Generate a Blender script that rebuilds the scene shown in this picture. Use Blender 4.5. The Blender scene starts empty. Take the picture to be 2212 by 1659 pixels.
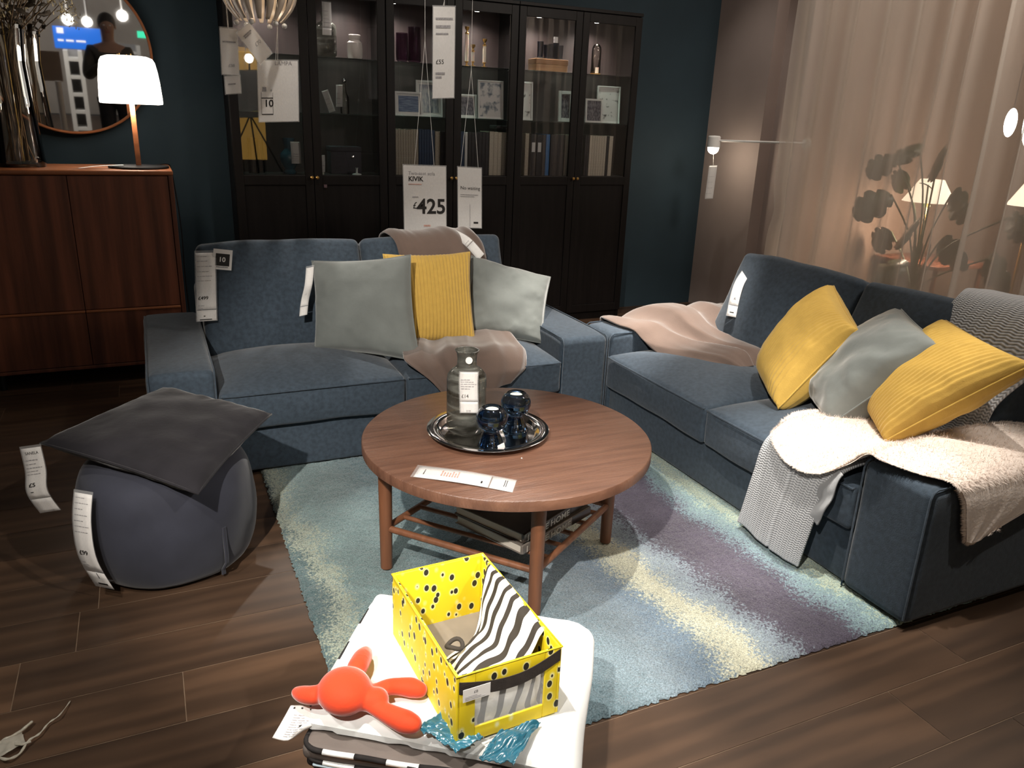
import bpy, math, random
from mathutils import Vector, Matrix, noise
from math import pi, sin, cos, radians, exp
SC = bpy.context.scene
COL = SC.collection

# ------------------------------------------------------------------ camera
CAMZ, FPX = 1.36, 1685.0
def _rot(yaw, pitch, roll):
    cy, sy, cp, sp = cos(yaw), sin(yaw), cos(pitch), sin(pitch)
    f = Vector((sy*cp, cy*cp, -sp)); r = Vector((cy, -sy, 0)); u = r.cross(f)
    cr, sr = cos(roll), sin(roll)
    return cr*r+sr*u, -sr*r+cr*u, f
CR, CU, CF = _rot(radians(25.13), radians(18.85), radians(2.18))
cd = bpy.data.cameras.new('camera'); cam = bpy.data.objects.new('camera', cd); COL.objects.link(cam)
cd.sensor_fit = 'HORIZONTAL'; cd.sensor_width = 36; cd.lens = FPX/2212*36; cd.clip_start = 0.02; cd.clip_end = 60
m = Matrix((CR, CU, -CF)).transposed().to_4x4(); m.translation = Vector((0, 0, CAMZ)); cam.matrix_world = m
SC.camera = cam
# ------------------------------------------------------------------ world, exposure
w = bpy.data.worlds.new('world'); SC.world = w; w.use_nodes = True
w.node_tree.nodes['Background'].inputs[0].default_value = (1.0, 0.93, 0.86, 1)
w.node_tree.nodes['Background'].inputs[1].default_value = 0.02
vs = SC.view_settings
vs.view_transform = 'Standard'; vs.look = 'None'; vs.exposure = 0.0; vs.gamma = 1.0; vs.use_curve_mapping = False
# ------------------------------------------------------------------ ceiling spots and area lights
def spot(name, loc, tgt, watts, deg, blend=.35, rad=.03, col=(1, .93, .84)):
    l = bpy.data.lights.new(name, 'SPOT'); l.energy = watts; l.spot_size = radians(deg); l.spot_blend = blend
    l.shadow_soft_size = rad; l.color = col
    o = bpy.data.objects.new(name, l); COL.objects.link(o); o.location = loc
    o.rotation_euler = (Vector(tgt)-Vector(loc)).to_track_quat('-Z', 'Y').to_euler(); return o
def area(name, loc, tgt, watts, sx, sy, col=(1, .95, .88)):
    l = bpy.data.lights.new(name, 'AREA'); l.energy = watts; l.shape = 'RECTANGLE'; l.size = sx; l.size_y = sy; l.color = col
    o = bpy.data.objects.new(name, l); COL.objects.link(o); o.location = loc
    o.rotation_euler = (Vector(tgt)-Vector(loc)).to_track_quat('-Z', 'Y').to_euler(); return o
spot('spot_table_left', (-.97, -.3, 2.85), (1.0, 2.4, .3), 660, 37, .45)
spot('spot_table_right', (1.9, -.37, 2.85), (.12, 1.95, .1), 190, 35, .6)
spot('spot_pile', (-.02, .9, 2.85), (.48, 1.15, .3), 330, 24, .5)
spot('spot_rug', (.95, 1.25, 2.9), (1.35, 1.55, 0), 230, 36, .5)
spot('spot_sofa_fur', (1.55, 1.3, 2.85), (1.95, 1.6, .5), 390, 26, .9)
spot('spot_sofa_throw', (2.2, 2.3, 2.85), (2.22, 3.0, .5), 850, 20, .9)
spot('spot_sofa_corner', (1.75, 2.75, 2.85), (1.72, 3.0, .45), 520, 25, .9)
spot('spot_right_seat', (2.05, 1.7, 2.9), (1.98, 2.35, .4), 150, 30, .9)
spot('spot_sofa_seat', (.75, 4.62, 3.0), (.5, 3.08, .4), 260, 27, .9)
spot('spot_floor_right', (2.2, .4, 2.85), (1.9, .95, 0), 50, 46, .9)
spot('spot_floor', (-1.2, .9, 2.85), (-.25, 1.45, 0), 150, 56, .9)
spot('spot_signs', (1.0, 3.45, 2.95), (1.15, 4.15, 1.2), 60, 62, .8)
spot('spot_taupe_wall', (3.1, 4.3, 2.95), (3.9, 4.65, 1.2), 22, 50, .9)
area('shop_fill', (-.5, -2.5, 2.8), (.5, 2.5, 0.3), 6, 3, 1.5)
area('ceiling_fill', (.9, 1.5, 2.95), (.9, 1.6, 0), 5, 3, 3)

# ------------------------------------------------------------------ geometry helpers
def ray(px, py): return CF + CR*((px-1106)/FPX) - CU*((py-829.5)/FPX)
CO = Vector((0, 0, CAMZ))
def at(px, py, x=None, y=None, z=None):
    d = ray(px, py)
    if x is not None: t = x/d.x
    elif y is not None: t = y/d.y
    else: t = (z-CAMZ)/d.z
    return CO + d*t

class MB:
    def __init__(s): s.v = []; s.f = []; s.mi = []; s.uv = {}
    def add(s, vs, fs, mi=0, M=None):
        b = len(s.v)
        s.v += [ (M @ Vector(v)) if M else Vector(v) for v in vs]
        for f in fs: s.f.append([b+i for i in f]); s.mi.append(mi)
        return s
    def box(s, lo, hi, mi=0, M=None):
        x0, y0, z0 = lo; x1, y1, z1 = hi
        return s.add([(x0,y0,z0),(x1,y0,z0),(x1,y1,z0),(x0,y1,z0),(x0,y0,z1),(x1,y0,z1),(x1,y1,z1),(x0,y1,z1)],
            [(0,3,2,1),(4,5,6,7),(0,1,5,4),(1,2,6,5),(2,3,7,6),(3,0,4,7)], mi, M)
    def rbox(s, lo, hi, r=.02, n=3, k=1, fn=None, mi=0, M=None):
        lo = Vector(lo); hi = Vector(hi); c = (lo+hi)/2; h = (hi-lo)/2
        ax = []
        for i in range(3):
            rr = min(r, h[i]*.98)
            e = [h[i]-rr+rr*math.tan(pi/4*j/n) for j in range(n+1)]
            kk = k[i] if isinstance(k, (tuple, list)) else k
            inn = [-(h[i]-rr)+(2*(h[i]-rr))*j/kk for j in range(1, kk)]
            ax.append([-a for a in reversed(e)]+inn+e)
        idx = {}; vs = []; fs = []
        def V(p):
            key = tuple(round(a, 6) for a in p)
            if key not in idx:
                q = []; d = []
                for i in range(3):
                    rr = min(r, h[i]*.98); cl = max(-(h[i]-rr), min(h[i]-rr, p[i])); q.append(cl); d.append(p[i]-cl)
                d = Vector(d); L = d.length
                P = Vector(q) + (d*(r/L) if L > 1e-9 else Vector((0,0,0)))
                if L > 1e-9:
                    P = Vector([max(-h[i], min(h[i], P[i])) for i in range(3)])
                if fn: P = fn(P, h)
                idx[key] = len(vs); vs.append(P+c)
            return idx[key]
        for a in range(3):
            b, cc = (a+1) % 3, (a+2) % 3
            for sg in (-1, 1):
                for i in range(len(ax[b])-1):
                    for j in range(len(ax[cc])-1):
                        q = []
                        for (ii, jj) in ((i,j),(i+1,j),(i+1,j+1),(i,j+1)):
                            p = [0,0,0]; p[a] = sg*h[a]; p[b] = ax[b][ii]; p[cc] = ax[cc][jj]; q.append(V(p))
                        fs.append(q if sg > 0 else q[::-1])
        return s.add(vs, fs, mi, M)
    def cyl(s, p0, p1, r0, r1=None, n=20, mi=0, M=None, cap=True):
        r1 = r0 if r1 is None else r1; p0 = Vector(p0); p1 = Vector(p1); d = (p1-p0).normalized()
        a = d.orthogonal().normalized(); b = d.cross(a); vs = []
        for p, r in ((p0, r0), (p1, r1)):
            for i in range(n): t = 2*pi*i/n; vs.append(p+(a*cos(t)+b*sin(t))*r)
        fs = [(i, (i+1) % n, n+(i+1) % n, n+i) for i in range(n)]
        if cap: fs += [tuple(range(n-1, -1, -1)), tuple(range(n, 2*n))]
        return s.add(vs, fs, mi, M)
    def lathe(s, prof, c=(0,0,0), n=32, mi=0, M=None, fn=None):
        vs = []; fs = []; c = Vector(c)
        for r, z in prof:
            for i in range(n):
                t = 2*pi*i/n; rr = r if not fn else fn(r, z, t); vs.append(c+Vector((rr*cos(t), rr*sin(t), z)))
        for k in range(len(prof)-1):
            for i in range(n):
                j = (i+1) % n; fs.append((k*n+i, k*n+j, (k+1)*n+j, (k+1)*n+i))
        if prof[0][0] > 1e-5: fs.append(tuple(range(n-1, -1, -1)))
        if prof[-1][0] > 1e-5: fs.append(tuple((len(prof)-1)*n+i for i in range(n)))
        return s.add(vs, fs, mi, M)
    def tube(s, pts, r, n=8, mi=0, M=None, closed=False):
        pts = [Vector(p) for p in pts]; vs = []; fs = []; N = len(pts); up = None
        for i, p in enumerate(pts):
            if closed: t = (pts[(i+1) % N]-pts[i-1])
            else: t = pts[min(i+1, N-1)]-pts[max(i-1, 0)]
            t = t.normalized() if t.length > 1e-9 else Vector((0, 0, 1))
            if up is None: up = t.orthogonal().normalized()
            up = up-t*up.dot(t); up = up.normalized() if up.length > 1e-6 else t.orthogonal().normalized()
            b = t.cross(up); rr = r[i] if isinstance(r, (list, tuple)) else r
            for k in range(n): a = 2*pi*k/n; vs.append(p+(up*cos(a)+b*sin(a))*rr)
        for i in range(N if closed else N-1):
            for k in range(n):
                j = (i+1) % N; fs.append((i*n+k, i*n+(k+1) % n, j*n+(k+1) % n, j*n+k))
        if not closed: fs += [tuple(range(n-1, -1, -1)), tuple((N-1)*n+k for k in range(n))]
        return s.add(vs, fs, mi, M)
    def grid(s, fn, nu, nv, mi=0, M=None, flip=False, uv=False):
        vs = [fn(i/nu, j/nv) for j in range(nv+1) for i in range(nu+1)]; fs = []
        for j in range(nv):
            for i in range(nu):
                a = j*(nu+1)+i; q = (a, a+1, a+nu+2, a+nu+1); fs.append(q[::-1] if flip else q)
        if uv:
            b = len(s.v)
            for j in range(nv+1):
                for i in range(nu+1): s.uv[b+j*(nu+1)+i] = (i/nu, j/nv)
        return s.add(vs, fs, mi, M)
    def ball(s, c, r, n=16, sc=(1,1,1), mi=0, M=None):
        vs = []; fs = []; c = Vector(c)
        for j in range(n+1):
            ph = pi*j/n
            for i in range(2*n): th = pi*i/n; vs.append(c+Vector((r*sc[0]*sin(ph)*cos(th), r*sc[1]*sin(ph)*sin(th), -r*sc[2]*cos(ph))))
        for j in range(n):
            for i in range(2*n):
                k = (i+1) % (2*n); fs.append((j*2*n+i, j*2*n+k, (j+1)*2*n+k, (j+1)*2*n+i))
        return s.add(vs, fs, mi, M)
    def build(s, name, mats, parent=None, world=False, smooth=True, ang=38, bevel=0, solid=0, sub=0, weld=False):
        if not isinstance(mats, (list, tuple)): mats = [mats]
        me = bpy.data.meshes.new(name); vs = s.v; off = Vector((0,0,0))
        if world:
            if parent:
                inv = (Matrix.Translation(parent.location) @ parent.rotation_euler.to_matrix().to_4x4()).inverted()
                if parent.parent:
                    q = parent.parent
                    inv = inv @ (Matrix.Translation(q.location) @ q.rotation_euler.to_matrix().to_4x4()).inverted()
                vs = [inv @ v for v in vs]
            else:
                xs = [v.x for v in vs]; ys = [v.y for v in vs]; off = Vector(((min(xs)+max(xs))/2, (min(ys)+max(ys))/2, min(v.z for v in vs)))
                vs = [v-off for v in vs]
        me.from_pydata([tuple(v) for v in vs], [], s.f)
        for mt in mats: me.materials.append(mt)
        for p, i in zip(me.polygons, s.mi): p.material_index = i
        if s.uv:
            L = me.uv_layers.new(name='UVMap')
            for lp in me.loops: L.data[lp.index].uv = s.uv.get(lp.vertex_index, (0, 0))
        if weld:
            import bmesh
            bm = bmesh.new(); bm.from_mesh(me); bmesh.ops.remove_doubles(bm, verts=bm.verts, dist=1e-5)
            bmesh.ops.recalc_face_normals(bm, faces=bm.faces); bm.to_mesh(me); bm.free()
        me.update()
        if smooth:
            me.polygons.foreach_set('use_smooth', [True]*len(me.polygons))
            if ang: me.set_sharp_from_angle(angle=radians(ang))
        o = bpy.data.objects.new(name, me); COL.objects.link(o); o.location = off
        if parent: o.parent = parent
        if solid: md = o.modifiers.new('thickness', 'SOLIDIFY'); md.thickness = solid; md.offset = 0
        if bevel: md = o.modifiers.new('bevel', 'BEVEL'); md.width = bevel; md.segments = 2; md.limit_method = 'ANGLE'; md.angle_limit = radians(50)
        if sub: md = o.modifiers.new('subdivision', 'SUBSURF'); md.levels = sub; md.render_levels = sub
        return o

def tag(o, label=None, cat=None, group=None, kind=None):
    if label: o['label'] = label
    if cat: o['category'] = cat
    if group: o['group'] = group
    if kind: o['kind'] = kind
    return o
def empty(name, loc, rz=0, label=None, cat=None, group=None, rot=None):
    o = bpy.data.objects.new(name, None); COL.objects.link(o); o.location = loc; o.rotation_euler = rot or (0, 0, rz); o.empty_display_size = .05
    return tag(o, label, cat, group)
def struct(o): o['kind'] = 'structure'; return o

def cr1(P, t):
    n = len(P)-1; x = max(0, min(n-1e-9, t*n)); i = int(x); f = x-i
    p0 = P[max(i-1, 0)]; p1 = P[i]; p2 = P[min(i+1, n)]; p3 = P[min(i+2, n)]
    return p1 + (p2-p0)*(.5*f) + (p0*2-p1*5+p2*4-p3)*(.5*f*f) + (p1*3-p0-p2*3+p3)*(.5*f*f*f)
def sheet_fn(rows, disp=None):
    R = [[Vector(p) for p in r] for r in rows]
    def base(u, v): return cr1([cr1(r, u) for r in R], v)
    def fn(u, v):
        p = base(u, v)
        if disp:
            e = .004; a = base(min(1, u+e), v)-base(max(0, u-e), v); b = base(u, min(1, v+e))-base(u, max(0, v-e))
            n = a.cross(b)
            if n.length > 1e-12: p = p + n.normalized()*disp(u, v)
        return p
    return fn
def NZ(x, y, z=0): return noise.noise(Vector((x, y, z)))

# ------------------------------------------------------------------ materials
MC = {}
def mat(name, col=(.5,.5,.5), rough=.6, metal=0, spec=.5, **k):
    if name in MC: return MC[name]
    m = bpy.data.materials.new(name); m.use_nodes = True; MC[name] = m
    nt = m.node_tree; b = nt.nodes['Principled BSDF']
    b.inputs['Base Color'].default_value = (*col, 1); b.inputs['Roughness'].default_value = rough; b.inputs['Metallic'].default_value = metal
    b.inputs['Specular IOR Level'].default_value = spec
    for kk, vv in (('trans', 'Transmission Weight'), ('ior', 'IOR'), ('sheen', 'Sheen Weight'), ('coat', 'Coat Weight'), ('alpha', 'Alpha'), ('estr', 'Emission Strength'), ('sss', 'Subsurface Weight')):
        if kk in k: b.inputs[vv].default_value = k[kk]
    if 'ecol' in k: b.inputs['Emission Color'].default_value = (*k['ecol'], 1)
    if 'sheen' in k: b.inputs['Sheen Roughness'].default_value = .4
    N = nt.nodes; L = nt.links
    tc = N.new('ShaderNodeTexCoord')
    # procedural colour variation
    if 'var' in k:
        sc, amt, st = k['var']; mp = N.new('ShaderNodeMapping'); mp.inputs['Scale'].default_value = st
        L.new(tc.outputs['Object'], mp.inputs[0]); nz = N.new('ShaderNodeTexNoise'); nz.inputs['Scale'].default_value = sc; nz.inputs['Detail'].default_value = 6
        L.new(mp.outputs[0], nz.inputs[0]); r = N.new('ShaderNodeValToRGB')
        c2 = k.get('col2', tuple(c*(1-amt) for c in col)); c3 = tuple(min(1, c*(1+amt)) for c in col)
        r.color_ramp.elements[0].position = .33; r.color_ramp.elements[1].position = .67
        r.color_ramp.elements[0].color = (*c2, 1); r.color_ramp.elements[1].color = (*c3, 1)
        L.new(nz.outputs[0], r.inputs[0]); L.new(r.outputs[0], b.inputs['Base Color'])
    if 'bump' in k:
        sc, st, stretch = k['bump']; mp = N.new('ShaderNodeMapping'); mp.inputs['Scale'].default_value = stretch
        L.new(tc.outputs['Object'], mp.inputs[0]); nz = N.new('ShaderNodeTexNoise'); nz.inputs['Scale'].default_value = sc; nz.inputs['Detail'].default_value = 5
        L.new(mp.outputs[0], nz.inputs[0]); bp = N.new('ShaderNodeBump'); bp.inputs['Strength'].default_value = st; bp.inputs['Distance'].default_value = .003
        L.new(nz.outputs[0], bp.inputs['Height']); L.new(bp.outputs[0], b.inputs['Normal'])
    return m
I3 = (1,1,1)
M_sofa = mat('navy_woven_cover', (.042,.059,.080), .9, spec=.25, sheen=.25, var=(60, .18, I3), bump=(420, .35, I3))
M_pip = mat('navy_piping', (.035,.06,.09), .85, spec=.2, bump=(300, .2, I3))
M_grey = mat('grey_green_velvet', (.165,.180,.172), .8, spec=.2, sheen=.8, var=(9, .10, I3), bump=(90, .15, I3))
M_yel = mat('mustard_corduroy', (.52,.335,.075), .85, spec=.2, sheen=.3, var=(40, .04, I3), bump=(250, .3, I3))
M_throw = mat('taupe_fleece', (.125,.088,.072), .85, spec=.2, sheen=.8, var=(6, .1, I3), bump=(200, .25, I3))
M_pouf = mat('dark_velvet_pouf', (.028,.030,.043), .8, spec=.2, sheen=.3, var=(8, .15, I3), bump=(40, .12, I3))
M_dcush = mat('charcoal_velvet', (.015,.014,.017), .85, spec=.15, sheen=.2, var=(10, .2, I3), bump=(60, .25, I3))
M_fur = mat('cream_fur', (.80,.70,.63), .95, spec=.1, sheen=.3, var=(10, .05, I3), bump=(120, .5, (1,1,1)))
M_tab = mat('brown_stained_ash', (.150,.074,.047), .33, spec=.6, var=(3.5, .22, (1.2,14,4)), bump=(16, .55, (1.0,22,4)), col2=(.118,.056,.036))
M_leg = mat('brown_beech_leg', (.19,.077,.038), .42, var=(5, .2, (8,8,1)))
M_wal = mat('walnut_veneer', (.14,.044,.021), .5, var=(2.4, .45, (9,9,.5)), bump=(30, .1, (8,8,.4)))
M_walt = mat('walnut_solid', (.30,.105,.040), .42, var=(3, .25, (.8,9,9)))
M_blk = mat('blackbrown_laminate', (.0055,.0042,.0040), .45, spec=.22, var=(4, .3, (12,12,.7)), bump=(40, .08, (10,10,.5)))
M_inn = mat('blackbrown_interior', (.030,.020,.019), .6, var=(3, .3, (10,10,.6)))
M_white = mat('white_paint', (.75,.74,.72), .5, var=(20, .03, I3))
M_paper = mat('white_paper', (.80,.78,.76), .55, var=(12, .03, I3))
M_ink = mat('black_ink', (.015,.013,.012), .6, var=(40, .1, I3))
M_gink = mat('grey_print', (.33,.32,.33), .7, var=(200, .3, I3))
M_rink = mat('reddish_print', (.60,.34,.28), .7, var=(200, .3, I3))
M_brass = mat('brass', (.72,.45,.15), .3, 1, var=(30, .1, I3))
M_steel = mat('polished_steel', (.78,.75,.75), .1, 1, var=(5, .03, I3))
M_glass = mat('clear_glass', (.95,.97,.96), .02, trans=1, ior=1.45)
M_gglass = mat('glass_shelf', (.55,.78,.70), .05, trans=1, ior=1.45)
M_bglass = mat('navy_glass', (.07,.14,.25), .02, trans=1, ior=1.5)
M_pglass = mat('plum_glass', (.25,.13,.22), .04, trans=1, ior=1.45)
M_vase = None
M_candle = mat('candle_wax', (.85,.80,.68), .5, sss=.1, var=(20, .03, I3))
M_cord = mat('white_string', (.75,.73,.70), .7, var=(100, .1, I3))
M_black = mat('black_metal', (.010,.010,.012), .4, .2, var=(30, .2, I3))
M_cream = mat('cream_book_cover', (.62,.55,.45), .7, var=(120, .1, I3))
M_creamd = mat('beige_book_cover', (.45,.39,.31), .7, var=(120, .15, I3))
M_bblue = mat('blue_book_cover', (.018,.045,.105), .6, var=(60, .2, I3))
M_cblue = mat('bright_blue_cover', (.03,.16,.40), .5, var=(60, .1, I3))
M_dgrey = mat('dark_book_cover', (.035,.030,.032), .6, var=(60, .3, I3))
def plastic_sleeve():
    m = bpy.data.materials.new('clear_plastic_sleeve'); m.use_nodes = True; nt = m.node_tree; N = nt.nodes; L = nt.links
    N.clear(); o = N.new('ShaderNodeOutputMaterial'); mx = N.new('ShaderNodeMixShader'); t = N.new('ShaderNodeBsdfTransparent'); g = N.new('ShaderNodeBsdfPrincipled')
    g.inputs['Base Color'].default_value = (.8,.8,.8,1); g.inputs['Roughness'].default_value = .12
    nz = N.new('ShaderNodeTexNoise'); nz.inputs['Scale'].default_value = 30; r = N.new('ShaderNodeMapRange'); r.inputs['To Min'].default_value = .16; r.inputs['To Max'].default_value = .30
    L.new(nz.outputs[0], r.inputs[0]); L.new(r.outputs[0], mx.inputs[0]); L.new(t.outputs[0], mx.inputs[1]); L.new(g.outputs[0], mx.inputs[2]); L.new(mx.outputs[0], o.inputs[0]); return m
M_slv = plastic_sleeve()
def pane_mat(name, refl=.5, tint=(.93,.93,.93)):
    m = bpy.data.materials.new(name); m.use_nodes = True; nt = m.node_tree; N = nt.nodes; L = nt.links
    N.clear(); o = N.new('ShaderNodeOutputMaterial'); mx = N.new('ShaderNodeMixShader'); t = N.new('ShaderNodeBsdfTransparent'); g = N.new('ShaderNodeBsdfGlossy')
    t.inputs[0].default_value = (*tint, 1); g.inputs['Roughness'].default_value = .015; fr = N.new('ShaderNodeFresnel'); fr.inputs[0].default_value = 1.5
    mu = N.new('ShaderNodeMath'); mu.operation = 'MULTIPLY'; mu.inputs[1].default_value = refl*2
    L.new(fr.outputs[0], mu.inputs[0]); L.new(mu.outputs[0], mx.inputs[0]); L.new(t.outputs[0], mx.inputs[1]); L.new(g.outputs[0], mx.inputs[2]); L.new(mx.outputs[0], o.inputs[0]); return m
M_pane = pane_mat('door_glass', .6)
M_shelfg = pane_mat('thin_glass_shelf', 1.0, (.72,.84,.81))
M_vglass = pane_mat('vase_glass', .8, (.92,.90,.86))
def emis(name, col, s):
    return mat(name, (.8,.8,.8), .5, ecol=col, estr=s)

# text as mesh
_tc = {}
def text_verts(s, size, bold=False):
    key = s
    if key not in _tc:
        cu = bpy.data.curves.new('t', 'FONT'); cu.body = s; cu.size = 1; cu.resolution_u = 3; cu.offset = .022 if s in ('425', 'KIVIK', '10', '£499', '£99', '£5', 'I LOVE HOME') else 0.0
        ob = bpy.data.objects.new('t', cu); COL.objects.link(ob); bpy.context.view_layer.update()
        me = bpy.data.meshes.new_from_object(ob.evaluated_get(bpy.context.evaluated_depsgraph_get()))
        vs = [v.co.copy() for v in me.vertices]; fs = [tuple(p.vertices) for p in me.polygons]
        bpy.data.objects.remove(ob); bpy.data.curves.remove(cu); bpy.data.meshes.remove(me); _tc[key] = (vs, fs)
    vs, fs = _tc[key]; return [v*size for v in vs], fs

def strip(path, wv, width, seg=24):
    """point on a strip: u metres across (0..width), v 0..1 along"""
    P = [Vector(p) for p in path]; W = [Vector(x).normalized() for x in (wv if isinstance(wv[0], (tuple, list, Vector)) else [wv]*len(path))]
    def fn(u, v, off=0):
        c = cr1(P, v); t = cr1(P, min(1, v+.01))-cr1(P, max(0, v-.01)); w = cr1(W, v).normalized(); n = w.cross(t).normalized()
        return c+w*(u-width/2)+n*off
    L = sum((P[i+1]-P[i]).length for i in range(len(P)-1))
    return fn, L
def price_tag(label, path, wv, width, texts, bars=(), split=.80, name='price_tag', group=None, sleeve=True, cat='price tag', paper=M_paper, flip=-1, extra=None):
    """path runs top to bottom; a paper strip in a clear sleeve, printed on the side of its normal*flip"""
    fn, L = strip(path, wv, width)
    r = empty(name, Vector(path[-1]), 0, label, cat, group)
    top = .05 if sleeve else 0.0; nseg = 20
    pb = MB()
    for (v0, v1) in ((top, split-.006), (split+.006, 1-.012)) if split else ((top, 1-(.012 if sleeve else 0)),):
        ns = max(2, int(nseg*(v1-v0)))
        pb.grid(lambda a, b: fn(width*(.05+.90*a) if sleeve else width*a, v0+(v1-v0)*b, 0), 3, ns)
    pb.build('paper', paper, r, world=True, solid=.0006)
    if sleeve:
        sb = MB(); sb.grid(lambda a, b: fn(width*a, b, .0007*flip), 3, nseg)
        sb.build('plastic_sleeve', M_slv, r, world=True)
    ib = MB()
    for (s, size, u, v, col) in texts:
        vs, fs = text_verts(s, size)
        q = [fn(u*width+x.x*(1), min(.999, max(0.001, v-x.y/L)), .0012*flip) for x in vs]
        ib.add(q, fs, col)
    for (u0, u1, v, hh, col) in bars:
        ib.grid(lambda a, b: fn(width*(u0+(u1-u0)*a), v+hh/L*b, .0012*flip), 2, 1, col)
    if ib.v: ib.build('printing', [M_ink, M_gink, M_rink], r, world=True, smooth=False)
    return r
def greek(v0, v1, n, seed, u0=.1, u1=.85, col=1, h=.0022):
    rnd = random.Random(seed); out = []
    for i in range(n):
        v = v0+(v1-v0)*i/max(1, n-1); u = u0; e = u0+(u1-u0)*rnd.uniform(.55, 1)
        while u < e-.05:
            l = rnd.uniform(.07, .2); out.append((u, min(e, u+l), v, h, col)); u += l+.03
    return out

# ------------------------------------------------------------------ THE ROOM
def floor():
    N0, Wp, gap = 1.075, .1852, .0012
    rnd = random.Random(5); vs = []; fs = []; cols = []; mi = []
    joints = {0: 1.908, -1: 1.603, 1: 1.298, 3: -.04, 4: -.414, 6: -.244, 2: .35, 5: 1.0}
    def quad(x0, y0, x1, y1, z, c, m_):
        b = len(vs); vs.extend([(x0,y0,z),(x1,y0,z),(x1,y1,z),(x0,y1,z)]); fs.append((b,b+1,b+2,b+3)); cols.append(c); mi.append(m_)
    X0, X1 = -4.0, 7.5
    for k in range(-45, 26):
        y0 = N0+k*Wp; y1 = y0+Wp; j = joints.get(k, rnd.uniform(-1, 1)); x = j-1.29*5
        while x < X1:
            a, b2 = max(X0, x), min(X1, x+1.29)
            if b2 > a: quad(a+gap, y0+gap, b2-gap, y1-gap, 0, rnd.random(), 0)
            x += 1.29
    me = bpy.data.meshes.new('floor'); 
    quad(X0, N0-45*Wp, X1, N0+26*Wp, -.0015, 0, 1)
    me.from_pydata(vs, [], fs); at_ = me.attributes.new('plank', 'FLOAT', 'FACE')
    for i, c in enumerate(cols): at_.data[i].value = c
    m_ = bpy.data.materials.new('dark_oak_planks'); m_.use_nodes = True; nt = m_.node_tree; N = nt.nodes; L = nt.links; b = N['Principled BSDF']
    b.inputs['Roughness'].default_value = .42; b.inputs['Specular IOR Level'].default_value = .45
    a = N.new('ShaderNodeAttribute'); a.attribute_name = 'plank'; tc = N.new('ShaderNodeTexCoord')
    off = N.new('ShaderNodeVectorMath'); off.operation = 'ADD'; cb = N.new('ShaderNodeCombineXYZ'); mm = N.new('ShaderNodeMath'); mm.operation = 'MULTIPLY'; mm.inputs[1].default_value = 37
    L.new(a.outputs['Fac'], mm.inputs[0]); L.new(mm.outputs[0], cb.inputs[0]); L.new(mm.outputs[0], cb.inputs[2]); L.new(tc.outputs['Object'], off.inputs[0]); L.new(cb.outputs[0], off.inputs[1])
    mp = N.new('ShaderNodeMapping'); mp.inputs['Scale'].default_value = (.8, 5, 1); L.new(off.outputs[0], mp.inputs[0])
    wv = N.new('ShaderNodeTexWave'); wv.bands_direction = 'Y'; wv.inputs['Scale'].default_value = .9; wv.inputs['Distortion'].default_value = 9; wv.inputs['Detail'].default_value = 4; wv.inputs['Detail Scale'].default_value = 1.2
    L.new(mp.outputs[0], wv.inputs[0]); nz = N.new('ShaderNodeTexNoise'); nz.inputs['Scale'].default_value = 1.6; nz.inputs['Detail'].default_value = 8; L.new(mp.outputs[0], nz.inputs[0])
    mx = N.new('ShaderNodeMath'); mx.operation = 'MULTIPLY_ADD'; mx.inputs[1].default_value = .16; L.new(wv.outputs['Fac'], mx.inputs[0]); L.new(nz.outputs[0], mx.inputs[2])
    m2 = N.new('ShaderNodeMath'); m2.operation = 'MULTIPLY_ADD'; m2.inputs[1].default_value = .22; L.new(a.outputs['Fac'], m2.inputs[0]); L.new(mx.outputs[0], m2.inputs[2])
    r = N.new('ShaderNodeValToRGB'); e = r.color_ramp.elements; e[0].position = .35; e[0].color = (.030,.018,.012,1); e[1].position = 1.0; e[1].color = (.120,.068,.040,1)
    e2 = e.new(.68); e2.color = (.062,.036,.022,1); L.new(m2.outputs[0], r.inputs[0]); L.new(r.outputs[0], b.inputs['Base Color'])
    bp = N.new('ShaderNodeBump'); bp.inputs['Strength'].default_value = .12; bp.inputs['Distance'].default_value = .002; L.new(mx.outputs[0], bp.inputs['Height']); L.new(bp.outputs[0], b.inputs['Normal'])
    me.materials.append(m_); me.materials.append(mat('plank_joint', (.24,.165,.11), .7, var=(20, .2, I3)))
    for p, i in zip(me.polygons, mi): p.material_index = i
    o = bpy.data.objects.new('floor', me); COL.objects.link(o); struct(o)
floor()
M_blue = mat('petrol_blue_wall', (.019,.035,.046), .75, spec=.3, var=(3, .08, I3), bump=(150, .08, I3))
M_taupe = mat('taupe_wall', (.33,.265,.24), .8, spec=.2, var=(3, .05, I3), bump=(150, .08, I3))
M_ceil = mat('grey_ceiling', (.34,.33,.31), .85, var=(2, .1, I3))
YW = 5.02
struct(MB().box((-4, YW, 0), (3.9, YW+.1, 3.05)).build('wall_back', M_blue))
struct(MB().box((3.9, 4.43, 0), (4.02, YW+.1, 3.05)).box((4.0, 4.20, 0), (4.12, 4.43, 3.05)).build('wall_right', M_taupe))
struct(MB().box((3.9, 1.0, 2.42), (4.02, 4.20, 3.05)).build('wall_right_lintel', M_taupe))
struct(MB().box((4.12, 4.30, 0), (7.4, 4.40, 3.05)).box((7.3, -1, 0), (7.4, 4.4, 3.05)).build('wall_far_right', mat('warm_brown_wall', (.26,.18,.14), .8, var=(2, .1, I3))))
struct(MB().box((-4, -7.6, 3.05), (7.5, YW+.1, 3.15)).build('ceiling', M_ceil))
struct(MB().box((-4, -7.6, 0), (7.5, -7.5, 3.05)).build('wall_shop', mat('pale_shop_wall', (.36,.33,.30), .8, var=(2, .1, I3))))
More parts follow.
